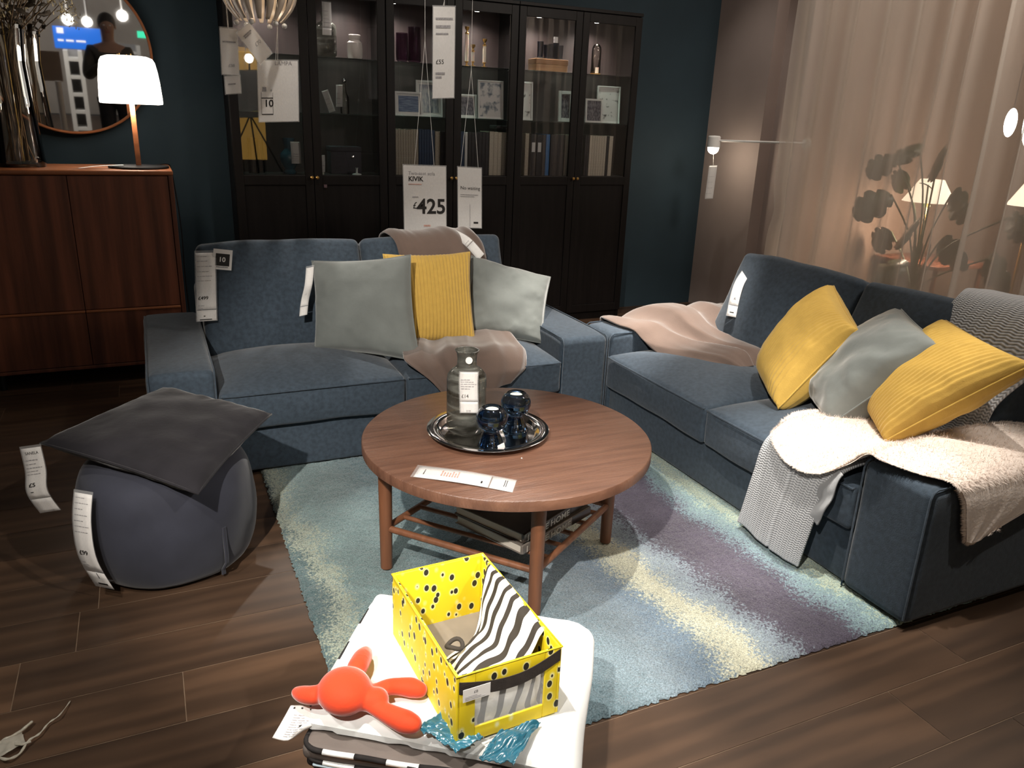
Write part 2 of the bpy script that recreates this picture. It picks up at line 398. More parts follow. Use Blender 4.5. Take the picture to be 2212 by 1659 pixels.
struct(MB().box((-4.1, -7.6, 0), (-4, YW+.1, 3.05)).build('wall_left', mat('shop_wall_left', (.20,.18,.17), .8, var=(2, .1, I3))))

# ------------------------------------------------------------------ RUG
def rug():
    x0, x1, y0, y1 = .30, 2.25, 1.265, 3.62; rnd = random.Random(3); b = MB(); nx, ny = 240, 290
    wob = [rnd.uniform(-.004, .004) for _ in range(2000)]
    def fn(u, v):
        x = x0+(x1-x0)*u; y = y0+(y1-y0)*v; e = min(u*(x1-x0), v*(y1-y0), (1-u)*(x1-x0), (1-v)*(y1-y0))
        if e < .004:
            x += rnd.uniform(-.0045, .0045); y += rnd.uniform(-.0045, .0045)
            return Vector((x, y, .003))
        return Vector((x+rnd.uniform(-.002, .002), y+rnd.uniform(-.002, .002), .013+rnd.uniform(-.0028, .0028)+.0015*NZ(x*14, y*14)))
    b.grid(fn, nx, ny)
    m = bpy.data.materials.new('abstract_blue_wool_pile'); m.use_nodes = True; nt = m.node_tree; N = nt.nodes; L = nt.links; p = N['Principled BSDF']
    p.inputs['Roughness'].default_value = .95; p.inputs['Specular IOR Level'].default_value = .1; p.inputs['Sheen Weight'].default_value = .25
    tc = N.new('ShaderNodeTexCoord'); sp = N.new('ShaderNodeSeparateXYZ'); L.new(tc.outputs['Object'], sp.inputs[0])
    def nz(scale, det=3, vec=None, st=None):
        n = N.new('ShaderNodeTexNoise'); n.inputs['Scale'].default_value = scale; n.inputs['Detail'].default_value = det
        if st: mp = N.new('ShaderNodeMapping'); mp.inputs['Scale'].default_value = st; L.new(tc.outputs['Object'], mp.inputs[0]); L.new(mp.outputs[0], n.inputs[0])
        else: L.new(tc.outputs['Object'], n.inputs[0])
        return n.outputs[0]
    def ma(a, op, b_, c=None):
        n = N.new('ShaderNodeMath'); n.operation = op
        for i, q in enumerate((a, b_, c)):
            if q is None: continue
            if isinstance(q, (int, float)): n.inputs[i].default_value = q
            else: L.new(q, n.inputs[i])
        return n.outputs[0]
    big = nz(1.3, 2); mid = nz(9, 3); fine = nz(140, 2); y = sp.outputs[1]
    # x drift: slow curve along y, soft edges and speckled fibres
    X = ma(sp.outputs[0], 'MULTIPLY_ADD', 1.0, ma(ma(big, 'SUBTRACT', .5), 'MULTIPLY', .34))
    X = ma(X, 'ADD', ma(ma(mid, 'SUBTRACT', .5), 'MULTIPLY', .10)); X = ma(X, 'ADD', ma(ma(fine, 'SUBTRACT', .5), 'MULTIPLY', .26))
    X = ma(X, 'DIVIDE', 2.3)
    r = N.new('ShaderNodeValToRGB'); el = r.color_ramp.elements; r.color_ramp.interpolation = 'LINEAR'
    def c(h): return (*[((int(h[i:i+2], 16)/255)**2.2) for i in (0, 2, 4)], 1)
    stops = [(.13,'54696c'),(.155,'a3aa98'),(.178,'748b8c'),(.26,'73888b'),(.33,'5a717a'),(.40,'74868f'),(.46,'8595a0'),(.52,'74889b'),(.536,'a3aca6'),(.552,'cccdb8'),(.585,'d2d2bc'),(.60,'9cabb3'),(.632,'929fac'),(.650,'5f5a68'),(.735,'524d5b'),(.752,'748892'),(.785,'829b9c'),(.80,'aeb8a2'),(.83,'829b9c')]
    el[0].position = stops[0][0]; el[0].color = c(stops[0][1]); el[1].position = stops[-1][0]; el[1].color = c(stops[-1][1])
    for q, h in stops[1:-1]: e = el.new(q); e.color = c(h)
    # offset so that local x=0 is world x0.. object origin sits mid-rug
    add = ma(X, 'ADD', ((x0+x1)/2)/2.3); L.new(add, r.inputs[0])
    # fibre speckle
    mr = N.new('ShaderNodeMapRange'); mr.inputs['From Min'].default_value = .3; mr.inputs['From Max'].default_value = .7; mr.inputs['To Min'].default_value = .55; mr.inputs['To Max'].default_value = 1.35
    L.new(nz(260, 2), mr.inputs[0]); mx = N.new('ShaderNodeMix'); mx.data_type = 'RGBA'; mx.blend_type = 'MULTIPLY'; mx.inputs[0].default_value = 1
    L.new(r.outputs[0], mx.inputs[6]); L.new(mr.outputs[0], mx.inputs[7])
    cl = nz(3.5, 3, st=(1, 1, 1)); m3 = N.new('ShaderNodeMapRange'); m3.inputs['From Min'].default_value = .35; m3.inputs['From Max'].default_value = .65; m3.inputs['To Min'].default_value = .72; m3.inputs['To Max'].default_value = 1.1; L.new(cl, m3.inputs[0])
    my = N.new('ShaderNodeMix'); my.data_type = 'RGBA'; my.blend_type = 'MULTIPLY'; my.inputs[0].default_value = 1; L.new(mx.outputs[2], my.inputs[6]); L.new(m3.outputs[0], my.inputs[7])
    L.new(my.outputs[2], p.inputs['Base Color'])
    bp = N.new('ShaderNodeBump'); bp.inputs['Strength'].default_value = .8; bp.inputs['Distance'].default_value = .006; L.new(nz(180, 3), bp.inputs['Height']); L.new(bp.outputs[0], p.inputs['Normal'])
    o = b.build('rug', m, world=True, ang=None); tag(o, 'blue and grey abstract striped wool rug under the round table', 'rug')
rug()

# ------------------------------------------------------------------ SOFAS
def sofa(name, loc, rz, label, seams=True):
    R = empty(name, loc, rz, label, 'sofa'); W, D, A, H = 1.90, .95, .235, .452; z0 = .0195
    def wob(s, a=.0025):
        def f(P, h):
            q = P*6; return P+Vector((NZ(q.x+s, q.y, q.z), NZ(q.x, q.y+s, q.z), NZ(q.x, q.y, q.z+s)))*a
        return f
    b = MB().rbox((A-.01, .02, z0), (W-A+.01, .93, .205), .012, 2, (10, 6, 3), wob(1)); b.build('skirt_base', M_sofa, R)
    for i, x in enumerate((0, W-A)):
        def fn(P, h, i=i):
            P = wob(3+i)(P, h); 
            if P.z > 0: P.z += .004*(1-(P.x/h.x)**2)
            f = max(0, (-P.y/h.y-.72)/.28)
            if P.z > 0: P.z -= .010*f*f
            return P
        a = MB().rbox((x, 0, z0), (x+A, .94, H), .026, 4, (4, 12, 6), fn)
        # seam piping around the outer and inner faces
        for xx, sg in ((x+.006, -1), (x+A-.006, 1)):
            pts = [(xx, -.001, z0+.02), (xx, -.001, H-.03), (xx, .006, H-.012), (xx, .02, H-.004), (xx, .3, H-.001), (xx, .9, H-.001)]
            a.tube(pts, .0032, 6)
        a.build('armrest', M_sofa, R)
        if seams: MB().box((x+.003, -.0015, z0), (x+.006, .004, H-.05)).build('armrest_seam', M_pip, R)
    w2 = (W-2*A)/2
    for i in range(2):
        x = A+w2*i
        def fn(P, h, i=i):
            u = P.x/h.x; v = P.y/h.y; P = wob(7+i, .004)(P, h)
            if P.z > .0: P.z += .052*(1-u*u)**.6*max(0, 1-abs(v)**3)*1.0 - .035*max(0, v)**2
            if P.y < 0: P.y -= .010*(1-u*u)*(1-(P.z/h.z)**2)
            return P
        b = MB().rbox((x+.003, -.012, .205), (x+w2-.003, .66, .352), .016, 3, (14, 12, 4), fn)
        o = b.build('seat_cushion', M_sofa, R)
        pts = [(x+.01, .3, .349)]+[(x+.012+(w2-.024)*t/14, -.0145-.006*sin(pi*t/14), .346+.003*sin(pi*t/14)) for t in range(15)]+[(x+w2-.01, .3, .349)]
        MB().tube(pts, .004, 6).build('seam_piping', M_pip if i == 9 else M_sofa, o)
        # back cushion, leaning
        M = Matrix.Translation((x+w2/2, .60, .335)) @ Matrix.Rotation(radians(-22), 4, 'X')
        def fb(P, h, i=i):
            u = P.x/h.x; v = P.z/h.z; P = wob(17+i, .006)(P, h)
            k = max(0, 1-abs(u)**2.5)*max(0, 1-abs(v)**2.5)
            if P.y < 0: P.y -= .045*k
            if P.z > 0: P.z += .012*(1-u*u)
            return P
        b = MB().rbox((-w2/2+.004, -.085, -.02), (w2/2-.004, .085, .475), .03, 4, (14, 4, 12), fb, M=M)
        pts = [(-w2/2+.02, -.078, .44)]+[(-w2/2+.03+(w2-.06)*t/12, -.080, .456+.006*sin(pi*t/12)) for t in range(13)]+[(w2/2-.02, -.078, .44)]
        ob = b.build('back_cushion', M_sofa, R)
        MB().tube([M @ Vector(p) for p in pts], .004, 6).build('seam_piping', M_sofa, ob)
    MB().rbox((A-.01, .80, .20), (W-A+.01, .945, .60), .03, 3, (8, 2, 4), wob(31)).build('back_frame', M_sofa, R)
    return R
S1 = sofa('sofa', (-.07, 2.895, 0), 0, 'navy blue two-seat sofa against the dark glass-door bookcases, with a brown throw over its back')
S2 = sofa('sofa', (1.845, 3.135, 0), -pi/2, 'navy blue two-seat sofa before the sheer curtain, cream fur on its near arm')

# ------------------------------------------------------------------ cushions
def pillow(name, c4, thick, M_, label, group=None, nu=36, pinch=.07, wr=.008, seed=0, ribs=0, rib_amp=.0045, bulge=None, cat='cushion', seam=None):
    BL, BR, TR, TL = [Vector(c) for c in c4]; cen = (BL+BR+TR+TL)/4; n0 = ((BR-BL)+(TR-TL)).cross((TL-BL)+(TR-BR)).normalized()
    nn = max(nu, ribs*7) if ribs else nu; nv = nu if not ribs else 60
    def P(u, v, s):
        U = u*2-1; V = v*2-1
        uu = U*(1-pinch*(1-V*V)*abs(U)); vv = V*(1-pinch*(1-U*U)*abs(V))
        a, b = (uu+1)/2, (vv+1)/2
        p = BL*(1-a)*(1-b)+BR*a*(1-b)+TR*a*b+TL*(1-a)*b
        prof = max(0, (1-U*U))**.5*max(0, (1-V*V))**.5
        prof = prof**.68
        h = thick/2*prof
        edge = max(abs(U), abs(V)); e2 = prof*(.35+.65*edge)
        # folds running from corners and edges
        ang = math.atan2(V, U); w = .38*NZ(ang*3.1+seed*7.1, edge*1.2, s*3)+.9*max(0, NZ(U*3.1+V*1.7+seed, V*2.6-U+seed, s*2)-.05)-.5*abs(NZ(U*5.3-V*2+seed, V*4.1, s*3))
        h += wr*w*e2*2.0*(edge**2) + wr*.9*NZ(U*2.2+seed*3, V*2.2, s*2+seed)*prof
        if ribs: h += rib_amp*(.5+.5*cos(2*pi*ribs*u))*min(1, prof*6)+ (rib_amp*.6*(.5+.5*cos(2*pi*ribs*u)) if prof < .15 else 0)
        if bulge: p = p+Vector(bulge(U, V))
        return p+n0*h*s
    b = MB(); b.grid(lambda u, v: P(u, v, 1), nn, nv); b.grid(lambda u, v: P(u, v, -1), nn, nv, flip=True)
    pts = []
    for k in range(4):
        for t in range(12):
            a = t/12; u, v = [(a, 0), (1, a), (1-a, 1), (0, 1-a)][k]; pts.append(P(u, v, 0))
    b.tube(pts, .0035, 6, closed=True)
    o = b.build(name, M_, world=True, ang=None)
    return tag(o, label, cat, group)
pillow('cushion', [(.59, 3.27, .385), (.975, 2.99, .375), (1.0, 3.20, .79), (.63, 3.45, .735)], .15, M_grey,
       'grey-green velvet cushion at the left of the three on the sofa by the bookcases', seed=1, nu=44, wr=.010)
pillow('cushion', [(.90, 3.17, .40), (1.285, 3.15, .388), (1.335, 3.36, .765), (.93, 3.38, .765)], .15, M_yel,
       'mustard corduroy cushion standing between two grey-green cushions', seed=2, ribs=24, wr=.006)
pillow('cushion', [(1.27, 3.28, .40), (1.60, 3.10, .375), (1.73, 3.30, .64), (1.38, 3.45, .73)], .15, M_grey,
       'pale grey-green velvet cushion slumped against the right armrest of the sofa by the bookcases', seed=3, nu=44, wr=.018, pinch=.05)
# right-hand sofa
pillow('cushion', [(2.24, 2.36, .40), (2.0, 1.99, .40), (2.22, 1.90, .70), (2.42, 2.22, .78)], .235, M_yel,
       'mustard corduroy cushion leaning in the middle of the right-hand sofa', seed=4, ribs=26, wr=.008, pinch=.04)
pillow('cushion', [(2.23, 2.08, .39), (2.03, 1.78, .41), (2.22, 1.56, .73), (2.42, 1.90, .76)], .235, M_grey,
       'dull grey-green velvet cushion leaning between two mustard cushions', seed=5, nu=44, wr=.018, pinch=.03)
pillow('cushion', [(2.26, 1.86, .44), (2.03, 1.56, .44), (2.20, 1.28, .76), (2.39, 1.70, .77)], .19, M_yel,
       'mustard corduroy cushion beside the cream fur throw, nearest the front', seed=6, ribs=26, wr=.008, pinch=.04)
pillow('cushion', [(-.350, 2.43, .425), (.045, 2.09, .355), (.305, 2.53, .395), (-.015, 2.90, .40)], .095, M_dcush,
       'charcoal velvet cushion lying on the dark pouf', seed=7, nu=44, wr=.011, pinch=.05)

# ------------------------------------------------------------------ pouf
def pouf():
    R = empty('pouf', (-.033, 2.425, 0), 0, 'round dark blue velvet pouf standing on the floor at the left', 'pouf')
    prof = [(.0, .004), (.15, .002), (.205, .006), (.236, .03), (.252, .09), (.260, .16), (.258, .23), (.246, .29), (.222, .33), (.17, .352), (.08, .36), (0, .362)]
    P = [Vector((a, b, 0)) for a, b in prof]; pr = [(max(0, cr1(P, t/40).x), cr1(P, t/40).y) for t in range(41)]
    MB().lathe(pr, n=72, fn=lambda r, z, t: r*(1+.02*NZ(cos(t)*2, sin(t)*2, z*6)+.008*NZ(cos(t)*7, sin(t)*7, z*12))).build('cover', M_pouf, R, ang=None)
    a0 = math.atan2(-.22, .142); pts = []
    for dd in (-.012, .012):
        pts = [((.262 if z > .05 else .24)*cos(a0+dd)*(1+.01*NZ(z*30, dd*90)), (.262 if z > .05 else .24)*sin(a0+dd), z) for z in [.012, .03, .06, .09, .12, .15, .18]]
        MB().tube(pts, .004, 6).build('seam', M_pouf, R)
pouf()

# ------------------------------------------------------------------ coffee table
TC = Vector((.94, 2.026, 0)); TZ = .432
def table():
    R = empty('coffee_table', TC, 0, 'round brown wooden coffee table with a slatted lower shelf standing on the rug', 'coffee table')
    r = .443; prof = [(0, TZ-.034), (r-.004, TZ-.034), (r, TZ-.031), (r, TZ-.0035), (r-.0035, TZ), (0, TZ)]
    MB().lathe(prof, n=128).build('tabletop', M_tab, R, ang=50)
    L = [Vector((-.375, .05, 0)), Vector((-.05, -.335, 0)), Vector((.352, -.06, 0)), Vector((.03, .33, 0))]
    for p in L: MB().cyl(p+Vector((0, 0, .0175)), p+Vector((0, 0, TZ-.03)), .0185, .0215, 24).build('leg', M_leg, R)
    for i in range(4):
        a, b = L[i], L[(i+1) % 4]; d = (b-a).normalized()
        MB().cyl(a+d*.012+Vector((0, 0, .155)), b-d*.012+Vector((0, 0, .155)), .0105, None, 14).build('shelf_rail', M_leg, R)
    for k in range(1, 6):
        t = k/6; a = L[0].lerp(L[3], t); b = L[1].lerp(L[2], t); MB().cyl(a+Vector((0, 0, .157)), b+Vector((0, 0, .157)), .0075, None, 12).build('shelf_slat', M_leg, R)
table()
# two large books on the shelf
M_bk = mat('taupe_dust_jacket', (.22,.19,.165), .35, coat=.3, var=(7, .5, I3)); M_pg = mat('book_pages', (.60,.55,.48), .8, var=(3, .15, (1,1,300)))
M_jkd = mat('dark_jacket_photo', (.06,.045,.035), .3, coat=.3, var=(9, .7, I3)); M_lt = mat('pale_lettering', (.75,.72,.66), .5, var=(50, .05, I3))
for i in range(2):
    z = .1655+.0325*i; o = empty('book', (.882+.005*i, 1.765+.006*i, z), radians(25+2*i), ['large hardback book on the table shelf, the lower of two', 'large hardback book on the table shelf, lying on top of the other'][i], 'book')
    L_, W_ = .34, .27
    MB().rbox((0, 0, 0), (L_, .01, .030), .003, 2).box((0, .005, 0), (L_, W_, .0028)).box((0, .005, .0272), (L_, W_, .030)).build('cover', M_bk if i == 0 else M_jkd, o)
    MB().box((.004, .008, .0028), (L_-.004, W_-.005, .0272)).build('pages', M_pg, o, smooth=False)
    MB().box((.24, -.0006, .002), (.338, .0008, .029)).build('spine_picture', M_jkd, o, smooth=False)
    vs, fs = text_verts('I LOVE HOME', .033); k = .215/max(v.x for v in vs)
    MB().add([(v.x*k+.015, -.0016, v.y*.85+.0035) for v in vs], fs).build('spine_title', M_lt, o, smooth=False)
# papers under the far side of the books
# ------------------------------------------------------------------ tray and contents
TR = Vector((.888, 2.055, TZ))
def tray():
    R = empty('serving_tray', TR, 0, 'round polished steel tray on the coffee table', 'tray')
    P = [(0, .0015), (.145, .0015), (.150, .003), (.158, .014), (.164, .0165), (.187, .0175), (.189, .019), (.187, .0205), (.163, .0195), (.155, .017), (.148, .0065), (.143, .004), (0, .0035)]
    MB().lathe(P, n=96).build('tray_dish', M_steel, R, ang=60)
tray()
def swirl_glass():
    m = bpy.data.materials.new('grey_swirled_glass'); m.use_nodes = True; nt = m.node_tree; N = nt.nodes; L = nt.links; N.clear()
    o = N.new('ShaderNodeOutputMaterial'); t = N.new('ShaderNodeBsdfTransparent'); g = N.new('ShaderNodeBsdfPrincipled'); mx = N.new('ShaderNodeMixShader'); tc = N.new('ShaderNodeTexCoord')
    mp = N.new('ShaderNodeMapping'); mp.inputs['Scale'].default_value = (3, 3, 13); mp.inputs['Rotation'].default_value = (.25, .1, 0); L.new(tc.outputs['Object'], mp.inputs[0])
    nz = N.new('ShaderNodeTexNoise'); nz.inputs['Scale'].default_value = 1.6; nz.inputs['Detail'].default_value = 3; nz.inputs['Distortion'].default_value = 1.4; L.new(mp.outputs[0], nz.inputs[0])
    r = N.new('ShaderNodeValToRGB'); r.color_ramp.elements[0].position = .38; r.color_ramp.elements[0].color = (.05,.047,.040,1); r.color_ramp.elements[1].position = .66; r.color_ramp.elements[1].color = (.22,.225,.20,1)
    L.new(nz.outputs[0], r.inputs[0]); L.new(r.outputs[0], g.inputs['Base Color']); g.inputs['Roughness'].default_value = .03; g.inputs['Specular IOR Level'].default_value = .9; t.inputs[0].default_value = (.48,.48,.44,1)
    mr = N.new('ShaderNodeMapRange'); mr.inputs['From Min'].default_value = .35; mr.inputs['From Max'].default_value = .65; mr.inputs['To Min'].default_value = .30; mr.inputs['To Max'].default_value = .72
    L.new(nz.outputs[0], mr.inputs[0]); L.new(mr.outputs[0], mx.inputs[0]); L.new(t.outputs[0], mx.inputs[1]); L.new(g.outputs[0], mx.inputs[2]); L.new(mx.outputs[0], o.inputs[0]); return m
def bottle(name, loc, H, R_, M_, label, cat='bottle', neck=.42, lip=1.35, sticker=None, group=None):
    o = empty(name, loc, 0, label, cat, group); s = H/.262; r = R_
    pr = [(0, .002), (r*.80, .0), (r*.97, .012*s), (r, .03*s), (r, .17*s), (r*.97, .185*s), (r*.78, .200*s), (r*neck*1.2, .208*s), (r*neck, .214*s), (r*neck*.97, .235*s), (r*neck*lip*.85, .252*s), (r*neck*lip, .262*s), (r*neck*lip*.9, .262*s), (r*neck*.8, .236*s)]
    MB().lathe(pr, n=48).build('glass_body', M_, o, ang=70); return o
g = Vector((.826, 2.085, TZ+.0045)); M_sw = swirl_glass()
bottle('glass_bottle', g, .262, .060, M_sw, 'grey swirled glass bottle vase with a flared neck standing on the tray', neck=.50, lip=1.22)
price_tag('white price tag hanging on the front of the grey glass bottle', [g+Vector((-.018, -.063, .216)), g+Vector((-.02, -.0655, .18)), g+Vector((-.018, -.066, .13)), g+Vector((-.016, -.066, .085))], (.93, -.36, 0), .058,
    [('£14', .014, .12, .64, 0)], greek(.25, .45, 5, 3, u1=.9)+greek(.90, .94, 2, 4, .35, .75), .72, flip=-1)
tag(MB().cyl(g+Vector((-.006, -.030, .238)), g+Vector((-.0065, -.0335, .2385)), .0105, None, 20).build('round_sticker', M_paper, world=True), 'round white sticker on the neck of the grey glass bottle', 'sticker')
def candle_holder(loc, label, H=.125):
    o = empty('candle_holder', loc, 0, label, 'candle holder', 'navy glass candle holders on the tray')
    r = .047; s = H/.125
    pr = [(0, .001), (.040, 0), (.041, .003), (.033, .02*s), (.024, .042*s), (.021, .050*s), (.028, .056*s), (.040, .066*s), (r, .084*s), (.046, .098*s), (.040, .112*s), (.031, .121*s), (.027, .1235*s), (.0225, .121*s), (.0215, .108*s), (0, .107*s)]
    MB().lathe(pr, n=40).build('glass_body', M_bglass, o, ang=70)
    c = MB().lathe([(0, .1085*s), (.0185, .1085*s), (.0185, .117*s), (.017, .1175*s), (0, .1165*s)], n=24).cyl((0, 0, .116*s), (0, 0, .124*s), .0008, None, 6).build('tealight', M_candle, o)
    return o
candle_holder((.855, 1.952, TZ+.0045), 'navy glass tealight holder at the front of the tray, nearest the price label')
candle_holder((.975, 2.045, TZ+.0045), 'navy glass tealight holder standing further back on the tray')
tag(MB().box((-.011, -.0006, -.009), (.011, .0006, .009), M=Matrix.Translation((.868, 1.908, TZ+.0185)) @ Matrix.Rotation(-.35, 4, 'Y') @ Matrix.Rotation(.25, 4, 'X')).build('sticker', M_paper, world=True), 'small white sticker on the foot of the front candle holder', 'sticker')
# flat price label lying on the table
a, b_ = Vector((.591, 1.871, TZ+.0015)), Vector((.812, 1.688, TZ+.0015))
price_tag('long white price label lying flat at the edge of the coffee table', [a, a.lerp(b_, .5)+Vector((0, 0, .004)), b_], (.55, .84, 0), .078,
    [], greek(.14, .14, 1, 2, .3, .7, 0)+greek(.30, .44, 7, 9, .35, .9, 2, .0035)+[(.25, .42, .66, .004, 0)]+[(.3, .8, .86, .002, 0), (.3, .8, .88, .002, 0)], .735)
tag(MB().ball((.905, 1.845, TZ+.0022), .0022, 5).build('crumb', M_white, world=True), 'tiny white crumb on the tabletop in front of the tray', 'crumb')
# ------------------------------------------------------------------ BOOKCASES
YF = 4.74; UX = [.46, 1.342, 2.18, 3.07]; BH = 2.03
SZ = (1.000, 1.345, 1.648)      # base of the glazed part, then two glass shelves
pos = ['left', 'middle', 'right']
def bookcase(i):
    x0, x1 = UX[i]+.001, UX[i+1]-.001; W = x1-x0
    R = empty('bookcase', (x0, YF, 0), 0, 'black-brown glass-door bookcase, the %s one of the three against the blue wall' % ['leftmost', 'middle', 'rightmost'][i], 'bookcase', 'black-brown glass-door bookcases')
    D = YW-YF-.004; t = .018
    MB().box((0, .02, 0), (t, D, BH-.02)).box((W-t, .02, 0), (W, D, BH-.02)).box((t, .02, BH-.045), (W-t, D, BH-.02)).box((t, .03, .03), (W-t, D, .06)).box((0, .028, 0), (W, .04, .06)).box((0, -.004, BH-.02), (W, D, BH)).build('carcass', M_blk, R, smooth=False, bevel=.0015)
    MB().box((t, D-.012, .06), (W-t, D-.006, BH-.045)).box((t, .04, SZ[0]-.02), (W-t, D-.013, SZ[0])).build('back_panel', M_inn, R, smooth=False)
    for z in SZ[1:]:
        MB().box((t+.001, .045, z-.007), (W-t-.001, D-.014, z)).build('glass_shelf', M_gsh, R, smooth=False, bevel=.001)
        MB().cyl((t, .08, z-.012), (t+.012, .08, z-.012), .003).build('shelf_pin', M_steel, R); MB().cyl((W-t, .08, z-.012), (W-t-.012, .08, z-.012), .003).build('shelf_pin', M_steel, R)
    for k in range(2):
        a = .0015+k*W/2; b = W/2*(k+1)-.0015; st = .048; zt = BH-.025
        m = MB()
        m.box((a, 0, .06), (a+st, .019, zt)).box((b-st, 0, .06), (b, .019, zt)).box((a+st, 0, zt-.055), (b-st, .019, zt)).box((a+st, 0, .06), (b-st, .019, .115)).box((a+st, 0, .945), (b-st, .019, 1.0)).box((a+st, .007, .115), (b-st, .014, .945))
        d = m.build('door', M_blk, R, smooth=False, bevel=.002)
        MB().box((a+st-.004, .008, .996), (b-st+.004, .011, zt-.052)).build('glass_pane', M_pane, d, smooth=False)
        kx = b-.014 if k == 0 else a+.014
        MB().lathe([(0, .0), (.0045, .001), (.004, .012), (.0095, .018), (.010, .023), (.006, .027), (0, .0275)], n=16, M=Matrix.Translation((kx, 0, .988)) @ Matrix.Rotation(pi/2, 4, 'X')).build('knob', M_brass, d)
    return R
M_gsh = M_shelfg
for i in range(3): bookcase(i)
# small downlights under the bookcase tops
M_led = emis('spot_lens', (1.0, .95, .9), 35)
for k, (px, py) in enumerate(((850, -32), (1033, 3), (1168, 16), (1293, 31), (560, -40), (745, -38))):
    p = at(px, py, y=4.86); p.z = BH-.046
    R = empty('downlight', p, 0, ['small lit puck light inside the middle bookcase, left door', 'small lit puck light inside the middle bookcase, right door', 'small lit puck light above the navy glasses on the wooden box',
         'small lit puck light above the glass dome', 'small puck light at the top of the left bookcase, left door', 'small puck light at the top of the left bookcase, right door'][k], 'light', 'bookcase puck lights')
    MB().lathe([(0, 0), (.028, 0), (.028, -.016), (.024, -.018), (0, -.018)][::-1], n=24).build('housing', M_white, R)
    MB().lathe([(0, -.0195), (.022, -.0195), (.022, -.0182), (0, -.0182)], n=24).build('lens', M_led, R)
    l = bpy.data.lights.new('downlight_beam', 'SPOT'); l.energy = 20 if k < 4 else 14; l.spot_size = radians(150); l.spot_blend = 1; l.shadow_soft_size = .015; l.color = (1, .9, .82)
    lo = bpy.data.objects.new('downlight_beam', l); COL.objects.link(lo); lo.location = p+Vector((0, 0, -.025))

# ---- books
def book(x, w, h, d, M_, label, group, tilt=0, y=4.80, lab=None, z=SZ[0]+.001):
    o = empty('book', (x, y, z), 0, label, 'book', group); o.rotation_euler = (0, tilt, 0)
    MB().rbox((0, 0, 0), (w, .004, h), .0018, 2).box((0, .002, 0), (.0016, d, h)).box((w-.0016, .002, 0), (w, d, h)).build('cover', M_, o)
    MB().box((.0016, .004, .003), (w-.0016, d-.004, h-.003)).build('pages', M_pg, o, smooth=False)
    if lab:
        MB().box((w*.2, -.0006, lab[0]), (w*.8, .0004, lab[1])).build('spine_label', M_paper, o, smooth=False)
    return o
def run(px0, px1, n, M_, label, group, h=.268, gap=.0008, lab=None, py=330):
    a = at(px0, py, y=4.80).x; b = at(px1, py, y=4.80).x; w = (b-a)/n
    rnd = random.Random(int(px0))
    for k in range(n): book(a+k*w, w-gap, h+rnd.uniform(-.003, .003), .165, M_, label, group, lab=lab)
run(855, 904, 9, M_creamd, 'beige book in the row behind the left door of the middle bookcase', 'beige books, middle bookcase')
run(905, 939, 6, M_bblue, 'navy blue book between the beige rows in the middle bookcase', 'navy books, middle bookcase', .27)
run(940, 951, 1, M_creamd, 'single beige book just right of the navy books', None, .262)
run(952, 962, 2, M_dgrey, 'dark book beside the single beige book, middle bookcase', 'dark books beside the single beige one', .262)
run(994, 1003, 1, M_bblue, 'navy book at the left end behind the right door of the middle bookcase', None, .262)
run(1004, 1010, 1, M_white, 'thin white book beside a navy one in the middle bookcase', None, .262)
run(1011, 1056, 6, M_dgrey, 'dark grey book behind the right door of the middle bookcase', 'dark grey books, middle bookcase', .264)
run(1057, 1093, 4, M_cream, 'cream book at the right end of the middle bookcase', 'cream books, middle bookcase', .268)
run(1134, 1142, 1, M_creamd, 'beige book at the left end of the right-hand bookcase', None, .262)
run(1146, 1158, 1, M_dgrey, 'dark book with pale spine labels, first of a pair', None, .26, lab=(.15, .21))
run(1159, 1171, 1, M_dgrey, 'dark book with pale spine labels, left of the bright blue book', None, .26, lab=(.15, .21))
run(1172, 1178, 1, M_dgrey, 'thin dark book touching the bright blue book', None, .258)
run(1179, 1187, 1, M_cblue, 'bright blue book in the right-hand bookcase', None, .262)
run(1189, 1218, 4, M_dgrey, 'dark book between the blue book and the cream one', 'dark books right of the blue one', .262)
run(1220, 1229, 1, M_cream, 'cream book at the right of the left door, right-hand bookcase', None, .266)
run(1263, 1272, 2, M_dgrey, 'dark book at the left behind the last bookcase door', 'dark books behind the last door', .262)
run(1273, 1309, 7, M_cream, 'pale book in the row behind the last bookcase door', 'pale books behind the last door', .262)
run(1310, 1314, 1, M_dgrey, 'thin dark book before the last cream book', None, .26)
run(1315, 1323, 1, M_cream, 'last cream book at the right end of the bookcases', None, .264)
tag(MB().rbox((0, 0, 0), (.09, .12, .02), .008, 2, M=Matrix.Translation(at(1072, 278, y=4.82))).build('dark_box', M_dgrey, world=True), 'small dark box lying on the cream books', 'box')
tag(MB().box((0, 0, 0), (.002, .12, .03), M=Matrix.Translation((at(1095, 300, y=4.84).x+.02, 4.84, SZ[0]+.002))).build('bookend', M_black, world=True, smooth=False), 'thin black bookend beside the cream books', 'bookend')
